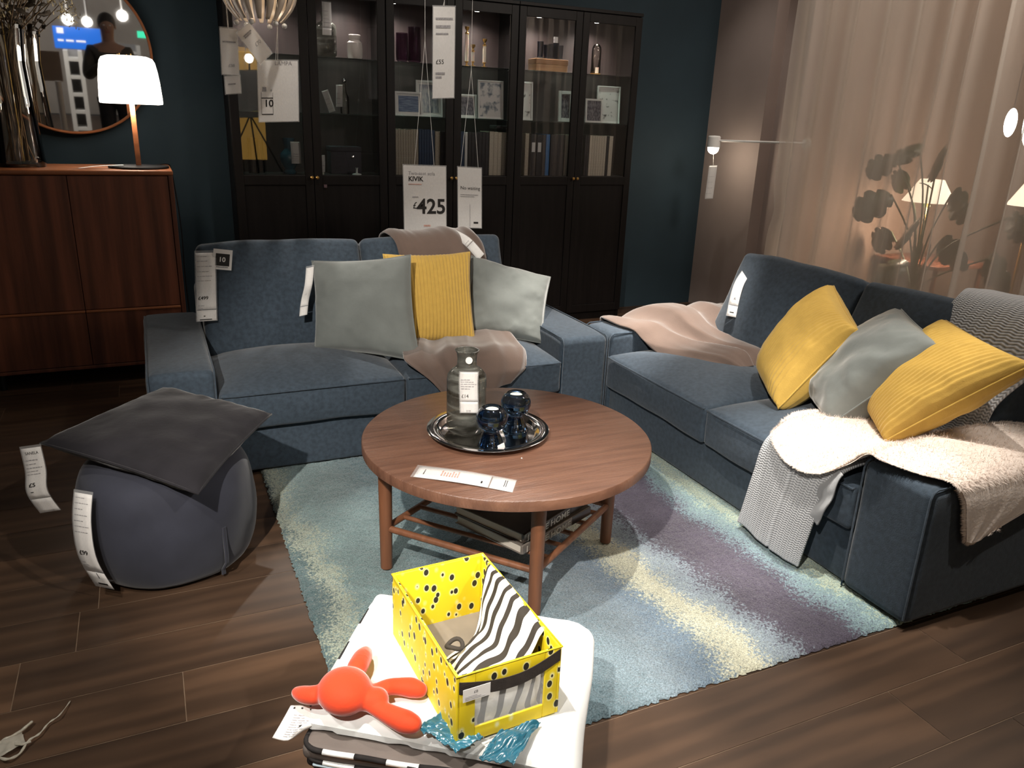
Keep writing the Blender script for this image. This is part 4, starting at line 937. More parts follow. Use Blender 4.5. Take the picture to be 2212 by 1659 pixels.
board('hanging_price_sign', ((512, 72), (538, 48), (600, 124), (562, 138)), 'tilted white price label hanging under the slatted pendant lamp', [('£70', .022, .45, .40, 1)], [(.2, .8, .2, .006, 1), (.2, .7, .25, .006, 1)], y=YH-.03, strings=[(.8, (532, 40)), (.78, (532, 40))])
board('hanging_info_sign', ((556, 131), (643, 132), (649, 268), (560, 263)), 'large white information sheet hanging before the left bookcase', [('LAMPA', .026, .42, .93, 1), ('10', .045, .13, .25, 0)], [(.1, .2, .5, .02, 1), (.3, .34, .5, .01, 1)]+[(.07, .36, .885, .004, 0), (.07, .36, .615, .004, 0)]+[(.07, .075, .885, .10, 0), (.355, .36, .885, .10, 0)], y=YH+.02, strings=[(.45, (600, 40)), (.5, (600, 40))])
# pendant lamp of curved white slats, mostly above the picture
def pendant():
    c = at(560, 0, y=4.02); c.z = 1.86; R = empty('pendant_lamp', c, 0, 'white slatted pendant lamp hanging above the left price labels', 'lamp'); b = 18
    for k in range(b):
        a = 2*pi*k/b; ca, sa = cos(a), sin(a); P = [Vector((.03*ca, .03*sa, .26)), Vector((.135*ca, .135*sa, .20)), Vector((.175*ca, .175*sa, .08)), Vector((.155*ca, .155*sa, -.05)), Vector((.10*ca, .10*sa, -.125))]
        tv = Vector((-sa, ca, 0))
        MB().grid(lambda u, v: cr1(P, v)+tv*(u-.5)*(.016+.024*sin(pi*v)), 2, 16).build('slat', mat('white_slat', (.72,.62,.52), .5, var=(20, .05, I3)), R, solid=.003)
    MB().lathe([(0, .262), (.05, .262), (.05, .250), (0, .25)][::-1], n=24).cyl((0, 0, .2), (0, 0, 1.18), .004, None, 8).build('fitting', M_white, R)
    for k in range(6): a = 2*pi*k/6; MB().ball((.105*cos(a), .105*sin(a), -.14), .012, 8).build('peg', M_white, R)
    MB().ball((0, 0, .09), .035, 12).build('bulb', emis('warm_bulb', (1, .8, .55), 10), R)
pendant()

# ------------------------------------------------------------------ wall lamp on the right, curtain, and the room behind it
def wall_lamp():
    h = at(1541, 318, x=3.62); root = Vector((3.895, 3.985, h.z+.055)); R = empty('wall_lamp', root, 0, 'white swing-arm wall lamp, lit, in front of the taupe wall', 'lamp')
    MB().lathe([(0, 0), (.035, 0), (.035, .012), (0, .012)], n=24, M=Matrix.Translation(root) @ Matrix.Rotation(-pi/2, 4, 'Y')).build('wall_plate', M_white, R, world=True)
    e = Vector((h.x+.01, h.y-.012, h.z+.045)); MB().tube([root+Vector((-.012, 0, 0)), root+Vector((-.04, .03, 0)), e], .0075, 10).build('arm', M_white, R, world=True)
    MB().lathe([(0, .078), (.036, .076), (.043, .068), (.045, .0), (.042, .0), (.040, .064), (0, .07)], c=h, n=32).build('head', M_white, R, world=True)
    MB().ball(h+Vector((0, 0, -.008)), .038, 14, (1, 1, 1.0)).build('bulb', emis('lamp_bulb', (1, .88, .70), 30), R, world=True)
    l = bpy.data.lights.new('wall_lamp_light', 'POINT'); l.energy = 2.0; l.shadow_soft_size = .04; l.color = (1, .85, .66); lo = bpy.data.objects.new('wall_lamp_light', l); COL.objects.link(lo); lo.location = h+Vector((0, 0, -.06))
    a = at(1541, 356, x=3.62); b_ = at(1531, 430, x=3.62); w1 = (CR*.97+Vector((0,0,.05))).normalized()
    price_tag('white price tag hanging below the lit wall lamp', [a, a.lerp(b_, .5), b_], w1, .062, [], greek(.35, .8, 4, 77), 0)
    MB().tube([a+Vector((0, 0, -.004)), h+Vector((0, 0, .02))], .0009, 5).build('string', M_cord, [o for o in bpy.data.objects if o.get('label') == 'white price tag hanging below the lit wall lamp'][0], world=True)
wall_lamp()
def curtain():
    X = 3.70; y0, y1 = 4.02, 1.30; Lh = 2.98; rnd = random.Random(12)
    fold = [(rnd.uniform(.8, 1.25), rnd.uniform(0, 6.28)) for _ in range(6)]
    def fn(u, v):
        z = Lh*(1-v)+.03*v; s = (y0-y1)*u; k = .6+.4*v
        a = .046*sin(s*34*1.0+1.2*sin(s*5)+.4*NZ(s*2, z*.5)) + .022*sin(s*19+1.7+.8*NZ(s*1.5, z*.6, 2)) + .012*sin(s*71+NZ(s*3, z, 4)*2)
        env = .35+.65*min(1, max(0, (u-.25)*4)) if u < .5 else 1
        y = y0-s + .03*NZ(s*3, z*.8, 9)*k + .012*cos(s*34+1.2*sin(s*5))
        if u < .06:
            q = exp(-((z-.85)/.10)**2); y -= .035*q*(1-u/.06); 
        return Vector((X+a*env*(.8+.3*v), y, z))
    b = MB().grid(fn, 620, 50)
    m = bpy.data.materials.new('sheer_white_voile'); m.use_nodes = True; nt = m.node_tree; N = nt.nodes; L = nt.links; N.clear()
    o = N.new('ShaderNodeOutputMaterial'); t = N.new('ShaderNodeBsdfTransparent'); d = N.new('ShaderNodeBsdfDiffuse'); tl = N.new('ShaderNodeBsdfTranslucent'); m1 = N.new('ShaderNodeMixShader'); m2 = N.new('ShaderNodeMixShader')
    d.inputs[0].default_value = (.72,.66,.60,1); tl.inputs[0].default_value = (.72,.66,.60,1); m1.inputs[0].default_value = .45
    L.new(d.outputs[0], m1.inputs[1]); L.new(tl.outputs[0], m1.inputs[2])
    # more cloth is seen where the fold turns edge-on
    lw = N.new('ShaderNodeLayerWeight'); lw.inputs[0].default_value = .45; mr = N.new('ShaderNodeMapRange'); mr.inputs['To Min'].default_value = .42; mr.inputs['To Max'].default_value = .93; L.new(lw.outputs['Facing'], mr.inputs[0])
    L.new(mr.outputs[0], m2.inputs[0]); L.new(t.outputs[0], m2.inputs[1]); L.new(m1.outputs[0], m2.inputs[2]); L.new(m2.outputs[0], o.inputs[0])
    c = b.build('sheer_curtain', m, world=True, ang=None); tag(c, 'sheer white curtain hanging in folds behind the right-hand sofa', 'curtain')
curtain()
# behind the curtain
def far_room():
    M_lfg = mat('dark_green_leaf', (.018,.040,.014), .35, var=(6, .3, I3)); M_stem = mat('leaf_stem', (.05,.08,.03), .6, var=(20, .2, I3)); M_pot = mat('brown_pot', (.20,.12,.08), .6, var=(5, .1, I3))
    c = at(1975, 600, x=4.75); base = Vector((4.75, c.y, 0)); R = empty('potted_plant', base, 0, 'large-leaved potted plant behind the sheer curtain', 'plant'); rnd = random.Random(4)
    MB().lathe([(0, 0), (.13, 0), (.16, .30), (.15, .31), (.14, .27), (0, .26)], n=32).build('pot', M_pot, R)
    tips = [at(px, py, x=4.75+rnd.uniform(-.25, .25)) for px, py in ((1935, 340), (1985, 310), (2030, 330), (1925, 420), (1975, 480), (2055, 420), (1958, 372), (2005, 400), (1925, 500), (1950, 560), (2030, 520), (2130, 560), (2180, 470))]
    for tp in tips:
        lp = tp-base; P = [Vector((0, 0, .27)), Vector((lp.x*.3, lp.y*.3, lp.z*.7)), lp]
        MB().tube([cr1(P, t/10) for t in range(11)], .006, 6).build('stem', M_stem, R)
        d = Vector((lp.x, lp.y, 0)); d = (d.normalized() if d.length > .02 else Vector((1, 0, 0)))*.8+Vector((0, 0, -.6)); d.normalize(); s_ = d.cross(Vector((1, 0, .3))).normalized(); Lf = rnd.uniform(.20, .28); pts = []; 
        for k in range(36):
            a = 2*pi*k/36; rr = .5+.5*cos(a); nt_ = 1-.30*(abs(sin(a*4.5))**6 if .6 < a < 5.7 else 0); pts.append(lp+d*Lf*(.5-.5*cos(a))*1.0+s_*Lf*.42*sin(a)*nt_*(1.1-.25*(.5-.5*cos(a)))+Vector((0, 0, .012*sin(a*2))))
        mid = lp+d*Lf*.45+Vector((0, 0, .015)); MB().add([mid]+pts, [(0, k+1, (k+1) % 36+1) for k in range(36)]).build('leaf', M_lfg, R, ang=None, solid=.002)
    M_ws = emis('warm_shade_glow', (1, .74, .50), 1.5); k = 0
    for (px, py, xx, r, h, lb, w) in ((2010, 412, 5.0, .17, .15, 'cream cone-shaded lamp glowing behind the curtain', 16), (2235, 420, 5.4, .15, .15, 'second warm lamp behind the curtain at the right edge', 12)):
        c = at(px, py, x=xx); R = empty('standing_lamp', (c.x, c.y, 0), 0, lb, 'lamp')
        MB().lathe([(r, c.z-h/2), (r*.45, c.z+h/2)], n=40).build('shade', M_ws, R, solid=.003); MB().cyl((0, 0, 0), (0, 0, c.z), .010, None, 10).build('pole', M_brass, R); MB().lathe([(0, 0), (.12, 0), (.12, .015), (0, .02)], n=30).build('base', M_brass, R)
        l = bpy.data.lights.new('standing_lamp_light', 'POINT'); l.energy = w; l.shadow_soft_size = .1; l.color = (1, .76, .55); lo = bpy.data.objects.new('standing_lamp_light', l); COL.objects.link(lo); lo.location = (c.x-.02, c.y, c.z-.15)
    M_pg2 = emis('bright_globe_glow', (1, .93, .82), 14)
    for (px, py, xx, lb) in ((2183, 265, 5.2, 'bright globe pendant behind the curtain'), (2236, 265, 5.0, 'bright globe pendant cut by the right edge of the photo')):
        c = at(px, py, x=xx); R = empty('globe_pendant', c, 0, lb, 'lamp'); MB().ball((0, 0, 0), .036 if px < 2200 else .062, 16, (1, 1, 2.5)).build('globe', M_pg2, R); MB().cyl((0, 0, .08), (0, 0, 3.05-c.z), .003, None, 6).build('cord', M_black, R)
    c = at(2010, 560, x=5.3); R = empty('side_table', (5.3, c.y, 0), 0, 'small side table with glassware behind the curtain', 'table'); zt = c.z
    MB().rbox((-.28, -.28, zt-.03), (.28, .28, zt), .004, 2).build('tabletop', M_wal, R)
    for a_ in (-1, 1):
        for b__ in (-1, 1): MB().cyl((a_*.24, b__*.24, 0), (a_*.24, b__*.24, zt-.03), .016, None, 12).build('leg', M_wal, R)
    for dx, dy in ((0, -.1), (-.1, .05), (.08, .12)):
        o = empty('drinking_glass', (5.3+dx, c.y+dy, zt+.0005), 0, 'clear glass on the small table behind the curtain', 'glass', 'glasses behind the curtain'); MB().lathe([(0, .003), (.03, .0), (.035, .09), (.033, .09), (.028, .006), (0, .006)], n=20).build('glass_body', M_vglass, o)
far_room()
area('far_room_light', (5.6, 2.9, 2.9), (5.2, 2.9, 0), 26, 2, 2, (1, .80, .62))
area('curtain_wash', (3.2, 1.3, 2.7), (3.7, 3.5, 1.2), 28, .5, .5, (1, .90, .80))
area('curtain_top_wash', (3.45, 3.4, 2.98), (3.66, 3.4, .8), 14, .2, 1.2, (1, .88, .78))
# tripod lamp, and added glowing panel giving the amber reflection in the bookcase door
def amber():
    yr = -1.5; yv = 2*YF-yr; a, c = at(515, 292, y=yv), at(563, 104, y=yv)
    R = empty('reflection_stand_in', (a.x, yr, 0), 0, 'added amber glowing panel, unseen itself, for the reflection in the left bookcase door', 'lamp')
    MB().box((0, -.05, a.z-.3), (c.x-a.x, 0, c.z)).build('panel', mat('amber_panel_glow', (.6,.35,.08), .6, ecol=(1, .56, .12), estr=1.7), R, smooth=False); MB().box((.02, -.05, 0), (.05, 0, a.z-.3)).box((c.x-a.x-.05, -.05, 0), (c.x-a.x-.02, 0, a.z-.3)).build('stand', M_black, R, smooth=False)
    yr = -1.35; yv = 2*YF-yr; p = at(541, 178, y=yv); q = at(541, 248, y=yv); bl = at(538, 126, y=yv); l_, r_ = at(527, 280, y=yv), at(559, 280, y=yv)
    R = empty('tripod_lamp', (q.x, yr, 0), 0, 'thin black tripod lamp reflected in the left bookcase door', 'lamp'); O = Vector((q.x, yr, 0))
    MB().tube([Vector((q.x, yr, q.z)), Vector((p.x, yr, p.z)), Vector((bl.x, yr, bl.z-.05))], .011, 8).build('pole', M_black, R, world=True)
    for e in (l_, r_, Vector((q.x, 0, l_.z))):
        d = (Vector((e.x, yr, e.z))-Vector((q.x, yr, q.z))); d.y = .12 if abs(d.x) < .01 else 0; t = q.z/-d.z; MB().tube([Vector((q.x, yr, q.z)), Vector((q.x, yr, q.z))+d*t*.99], .010, 8).build('leg', M_black, R, world=True)
    MB().ball(Vector((bl.x, yr, bl.z)), .055, 12).build('bulb', emis('tripod_bulb', (1, .95, .85), 28), R, world=True)
amber()
# ------------------------------------------------------------------ THROWS AND BLANKETS
def drape(name, rows, M_, label, nu=60, nv=70, amp=.006, fx=5, seed=0, th=.006, cat='throw', mi=None, disp=None, ang=None, mats=None, uvm=False):
    def dd(u, v):
        h = amp*(NZ(u*fx+.9*NZ(v*2, seed), v*1.3, seed)*1.6+.5*NZ(u*fx*2.7, v*2.5, seed+5))
        return h+(disp(u, v) if disp else 0)
    fn = sheet_fn(rows, dd)
    b = MB().grid(fn, nu, nv, uv=uvm)
    return b, fn
V = Vector
# brown fleece over the back of the left sofa, down behind the cushions, bunched on the seat
rows = [
 [(1.04, 3.80, .60), (1.2, 3.82, .60), (1.42, 3.80, .62)],
 [(1.02, 3.79, .76), (1.2, 3.79, .77), (1.44, 3.78, .77)],
 [(1.02, 3.72, .822), (1.2, 3.72, .828), (1.45, 3.71, .822)],
 [(1.03, 3.60, .822), (1.22, 3.585, .83), (1.45, 3.60, .815)],
 [(1.04, 3.525, .775), (1.24, 3.50, .775), (1.47, 3.525, .765)],
 [(1.04, 3.455, .66), (1.24, 3.42, .66), (1.47, 3.45, .65)],
 [(1.03, 3.40, .53), (1.24, 3.36, .53), (1.47, 3.39, .53)],
 [(.99, 3.40, .44), (1.22, 3.38, .43), (1.50, 3.38, .43)],
 [(.95, 3.20, .432), (1.20, 3.18, .435), (1.47, 3.18, .43)],
 [(.91, 3.03, .425), (1.16, 3.02, .455), (1.46, 3.05, .425)],
 [(.89, 2.94, .415), (1.14, 2.92, .465), (1.45, 2.95, .425)],
 [(.92, 2.875, .385), (1.14, 2.855, .435), (1.43, 2.88, .395)],
 [(.98, 2.850, .33), (1.15, 2.835, .36), (1.41, 2.855, .345)],
 [(1.03, 2.850, .27), (1.16, 2.838, .27), (1.36, 2.855, .295)],
]
def d1(u, v): return (.012*max(0, sin(u*16+v*5+2*NZ(u*2, v*3, 4)))*(.35 if v < .45 else 1.2)) + (.025*max(0, sin(pi*min(1, max(0, (v-.6)/.33))))*(.3+.7*u))
b, f = drape('t', rows, None, '', 90, 150, .010, 5, 11, disp=d1)
o = b.build('throw_blanket', M_throw, world=True, ang=None, solid=.007); tag(o, 'brown fleece throw over the back and seat of the left sofa, under the mustard cushion', 'throw')
# the same fleece over the far arm of the right sofa
rows = [
 [(1.97, 3.165, .36), (2.2, 3.17, .38), (2.62, 3.16, .40)],
 [(1.94, 3.155, .455), (2.2, 3.16, .475), (2.62, 3.15, .47)],
 [(1.92, 3.08, .475), (2.22, 3.09, .525), (2.60, 3.07, .515)],
 [(1.93, 2.98, .475), (2.24, 2.98, .535), (2.58, 2.96, .52)],
 [(1.96, 2.90, .472), (2.24, 2.90, .525), (2.55, 2.88, .50)],
 [(1.99, 2.84, .43), (2.24, 2.82, .49), (2.53, 2.80, .47)],
 [(2.02, 2.74, .405), (2.25, 2.72, .46), (2.50, 2.70, .44)],
 [(2.05, 2.62, .408), (2.25, 2.60, .46), (2.48, 2.59, .43)],
 [(2.10, 2.52, .41), (2.27, 2.49, .455), (2.46, 2.50, .42)],
 [(2.17, 2.455, .395), (2.28, 2.44, .40), (2.40, 2.455, .395)],
]
def d2(u, v): return .030*max(0, sin(u*14-v*6+2.2*NZ(u*1.5, v*3, 8)))*min(1, v*3+.15)+.012*sin(pi*v)
b, f = drape('t', rows, None, '', 90, 110, .010, 4, 21, disp=d2)
o = b.build('throw_blanket', M_throw, world=True, ang=None, solid=.009); tag(o, 'taupe fleece throw bunched over the far armrest of the right-hand sofa', 'throw')
# pale grey knitted blanket on the near half of the right sofa
def knit_mat():
    m = bpy.data.materials.new('grey_herringbone_knit'); m.use_nodes = True; nt = m.node_tree; N = nt.nodes; L = nt.links; p = N['Principled BSDF']
    p.inputs['Roughness'].default_value = .95; p.inputs['Specular IOR Level'].default_value = .1; p.inputs['Sheen Weight'].default_value = .3
    uv = N.new('ShaderNodeTexCoord'); sp = N.new('ShaderNodeSeparateXYZ'); L.new(uv.outputs['UV'], sp.inputs[0])
    def ma(op, a, b_=None, c=None):
        n = N.new('ShaderNodeMath'); n.operation = op
        for i, q in enumerate((a, b_, c)):
            if q is None: continue
            if isinstance(q, (int, float)): n.inputs[i].default_value = q
            else: L.new(q, n.inputs[i])
        return n.outputs[0]
    tri = ma('PINGPONG', ma('MULTIPLY', sp.outputs[0], 26.0), 1.0)
    w = ma('SINE', ma('MULTIPLY_ADD', sp.outputs[1], 1100.0, ma('MULTIPLY', tri, 3.2)))
    c2 = ma('SINE', ma('MULTIPLY', sp.outputs[0], 26*2*pi))
    h = ma('MULTIPLY_ADD', c2, .3, ma('MULTIPLY', w, .7))
    r = N.new('ShaderNodeMapRange'); r.inputs['From Min'].default_value = -1; r.inputs['From Max'].default_value = 1; L.new(h, r.inputs[0])
    cr = N.new('ShaderNodeValToRGB'); cr.color_ramp.elements[0].color = (.27,.285,.30,1); cr.color_ramp.elements[1].color = (.60,.61,.63,1); cr.color_ramp.elements[0].position = .15; cr.color_ramp.elements[1].position = .7
    L.new(r.outputs[0], cr.inputs[0]); L.new(cr.outputs[0], p.inputs['Base Color'])
    bp = N.new('ShaderNodeBump'); bp.inputs['Strength'].default_value = .7; bp.inputs['Distance'].default_value = .004; L.new(r.outputs[0], bp.inputs['Height']); L.new(bp.outputs[0], p.inputs['Normal']); return m
M_knit = knit_mat()
rows = [
 [(2.80, 1.84, .62), (2.80, 1.62, .62), (2.80, 1.34, .62)],
 [(2.76, 1.84, .80), (2.76, 1.62, .81), (2.76, 1.34, .81)],
 [(2.68, 1.84, .835), (2.68, 1.62, .84), (2.68, 1.34, .835)],
 [(2.57, 1.80, .828), (2.56, 1.62, .835), (2.56, 1.36, .825)],
 [(2.50, 1.80, .74), (2.47, 1.62, .74), (2.48, 1.37, .74)],
 [(2.43, 1.80, .56), (2.38, 1.62, .56), (2.39, 1.46, .56)],
 [(2.36, 1.81, .425), (2.34, 1.63, .425), (2.33, 1.47, .42)],
 [(2.10, 1.80, .422), (2.10, 1.64, .424), (2.10, 1.48, .42)],
 [(1.90, 1.82, .418), (1.90, 1.66, .42), (1.90, 1.50, .415)],
 [(1.80, 1.825, .375), (1.795, 1.67, .378), (1.80, 1.52, .37)],
 [(1.780, 1.84, .25), (1.775, 1.68, .26), (1.780, 1.55, .25)],
 [(1.775, 1.86, .13), (1.768, 1.70, .14), (1.775, 1.57, .13)],
 [(1.772, 1.875, .045), (1.765, 1.71, .035), (1.772, 1.585, .03)],
]
def d3(u, v): return .010*max(0, sin(u*7.5+.6))*max(0, v-.6)*2.5 + (.006 if .48 < u < .52 and v > .7 else 0)
b, f = drape('t', rows, None, '', 70, 150, .004, 3, 31, disp=d3, uvm=True)
o = b.build('knitted_blanket', M_knit, world=True, ang=None, solid=.008); tag(o, 'pale grey knitted blanket hanging over the seat edge and back of the right-hand sofa', 'blanket')
MB().grid(sheet_fn([[(1.825, 1.555, .395), (1.80, 1.50, .39)], [(1.79, 1.56, .33), (1.785, 1.505, .33)], [(1.785, 1.565, .27), (1.78, 1.515, .275)], [(1.787, 1.575, .215), (1.783, 1.545, .20)]], lambda u, v: .004*sin(v*12+u*3)), 20, 30, uv=True).build('folded_corner', M_knit, o, world=True, ang=None, solid=.007)
# cream fur
rows = [
 [(1.90, 1.845, .423), (1.97, 1.865, .43), (2.05, 1.85, .432), (2.10, 1.83, .43)],
 [(1.79, 1.79, .412), (1.93, 1.79, .438), (2.06, 1.78, .442), (2.16, 1.77, .435)],
 [(1.745, 1.70, .385), (1.90, 1.70, .440), (2.08, 1.70, .446), (2.22, 1.69, .436)],
 [(1.735, 1.61, .375), (1.88, 1.61, .440), (2.08, 1.61, .446), (2.25, 1.60, .44)],
 [(1.76, 1.54, .385), (1.90, 1.54, .438), (2.10, 1.53, .446), (2.28, 1.52, .45)],
 [(1.82, 1.50, .42), (1.95, 1.495, .450), (2.15, 1.49, .470), (2.35, 1.49, .475)],
 [(1.835, 1.455, .468), (1.99, 1.46, .478), (2.2, 1.46, .485), (2.46, 1.46, .485)],
 [(1.84, 1.40, .468), (2.0, 1.39, .478), (2.24, 1.38, .482), (2.52, 1.38, .482)],
 [(1.865, 1.31, .468), (2.03, 1.30, .476), (2.26, 1.29, .478), (2.54, 1.29, .478)],
 [(1.91, 1.235, .466), (2.05, 1.23, .468), (2.26, 1.225, .47), (2.54, 1.23, .47)],
 [(1.945, 1.212, .42), (2.06, 1.208, .42), (2.22, 1.205, .42), (2.46, 1.205, .42)],
 [(1.965, 1.207, .35), (2.05, 1.203, .35), (2.16, 1.200, .36), (2.32, 1.200, .37)],
 [(1.985, 1.206, .285), (2.01, 1.203, .278), (2.05, 1.202, .284), (2.10, 1.203, .30)],
]
b, f = drape('t', rows, None, '', 80, 130, .004, 4, 41)
rnd = random.Random(77)
for k in range(26000):
    if k % 4 == 0: u = rnd.choice((rnd.random()**6*.02, 1-rnd.random()**6*.02)) if rnd.random() < .75 else rnd.random(); v = rnd.random() if u < .03 or u > .97 else rnd.choice((0.001, .999))
    else: u, v = rnd.random(), rnd.random()
    p = f(u, v); e = .01; a = f(min(1, u+e), v)-f(max(0, u-e), v); c = f(u, min(1, v+e))-f(u, max(0, v-e)); n = a.cross(c)
    if n.length < 1e-9: continue
    n.normalize()
    if n.z < -.3 : n = -n
    outw = (a.normalized()*(1 if u > .97 else (-1 if u < .03 else 0))+c.normalized()*(1 if v > .97 else (-1 if v < .03 else 0)))
    d = (n*.45+outw*.9+c.normalized()*rnd.uniform(-.2, .7)+a.normalized()*rnd.uniform(-.5, .5)+V((0, 0, -.15))).normalized()
    l = rnd.uniform(.008, .017); s_ = d.cross(n); s_ = (s_.normalized() if s_.length > 1e-6 else a.normalized())*.0008
    b.add([p-s_+n*.002, p+s_+n*.002, p+d*l+n*.002], [(0, 1, 2)])
o = b.build('fur_throw', M_fur, world=True, ang=None); tag(o, 'cream faux-fur throw over the near armrest and seat of the right-hand sofa', 'throw')

# ------------------------------------------------------------------ PRICE TAGS ON THE FURNITURE
def hang(label, c, y0, width, texts, bars, split=.80, w=(1, 0, 0), y1=None, bend=.004, x=None, **k):
    """c: top and bottom centre pixels"""
    y1 = y0 if y1 is None else y1
    a = at(*c[0], y=y0) if x is None else at(*c[0], x=x[0]); b_ = at(*c[1], y=y1) if x is None else at(*c[1], x=x[1])
    return price_tag(label, [a, a.lerp(b_, .35)+V((0, -bend, 0)), a.lerp(b_, .7)+V((0, bend*.5, 0)), b_], w, width, texts, bars, split, **k)
hang('long white price tag hanging on the left back cushion of the left sofa', ((443, 541), (447, 694)), 3.50, .085, [('£499', .020, .12, .66, 0)], greek(.10, .40, 6, 51)+greek(.74, .78, 2, 52, .12, .4)+[(.36, .44, .885, .004, 0), (.18, .74, .945, .006, 0)], .80, y1=3.42)
a = at(482, 541, y=3.49); o = empty('guarantee_card', a, 0, 'square card with 10 on a black emblem, beside the long sofa price tag', 'card'); M = Matrix.Translation(a) @ Matrix.Rotation(radians(8), 4, 'Y')
MB().box((-.038, 0, -.082), (.038, .0012, .004), M=M).build('card', M_paper, o, world=True, smooth=False)
q = MB()
q.rbox((-.028, -.0006, -.066), (.028, .0004, -.014), .0004, 1, M=M)
q.build('black_emblem', M_ink, o, world=True, smooth=False)
vs, fs = text_verts('10', .028); q = MB().add([(p.x-.016, -.0016, p.y-.048) for p in vs], fs, 0, M); q.build('number', M_paper, o, world=True, smooth=False)
MB().box((-.024, -.001, -.073), (.024, -.0002, -.0685), M=M).build('small_print', M_gink, o, world=True, smooth=False)
hang('narrow curled white price tag on the corner of the left grey-green cushion', ((670, 574), (655, 682)), 3.40, .036, [('£9', .010, .3, .55, 1)], [], .78, bend=.018, y1=3.34, w=(.95, -.1, .18))
a, m_, b_ = at(962, 500, y=3.68), at(1006, 519, y=3.50), at(1040, 556, y=3.41)
price_tag('white price tag draped over the brown throw on the sofa back', [a+V((-.03, .05, .0)), a+V((0, 0, .006)), m_, b_], (.55, -.15, .62), .045, [], greek(.3, .7, 4, 61), .74)
a, b_ = at(1634, 560, x=2.58), at(1579, 684, x=2.36)
a2 = a.lerp(b_, .5)+V((-.03, .0, .02))
price_tag('long white price tag along the far edge of the back cushion, right-hand sofa', [a, a2, b_], (.25, -.97, .05), .055, [('A', .018, .4, .73, 0)], [(.3, .7, .90, .006, 0)], .80)
# pouf and its cushion
a, b_ = V((-.243, 2.262, .335)), V((-.222, 2.215, .045))
price_tag('white price tag hanging on the side of the dark pouf', [a, V((-.256, 2.235, .25)), V((-.253, 2.215, .15)), b_], (.80, -.60, -.02), .062, [('£99', .018, .14, .64, 0), ('1', .024, .45, .865, 0)], greek(.1, .42, 7, 71)+greek(.71, .735, 2, 72, .12, .45)+[(.3, .8, .92, .007, 0)], .80)
c = V((-.372, 2.405, .432)); price_tag('brightly lit white price tag hanging from the left corner of the pouf cushion', [c, c+V((.006, -.02, -.07)), c+V((.003, -.035, -.13)), c+V((.028, -.04, -.195))], (.93, -.25, .12), .058, [('SANELA', .010, .18, .14, 0), ('£5', .018, .16, .58, 0)], greek(.2, .38, 5, 81)+greek(.66, .68, 1, 82, .2, .5, 0), .76)

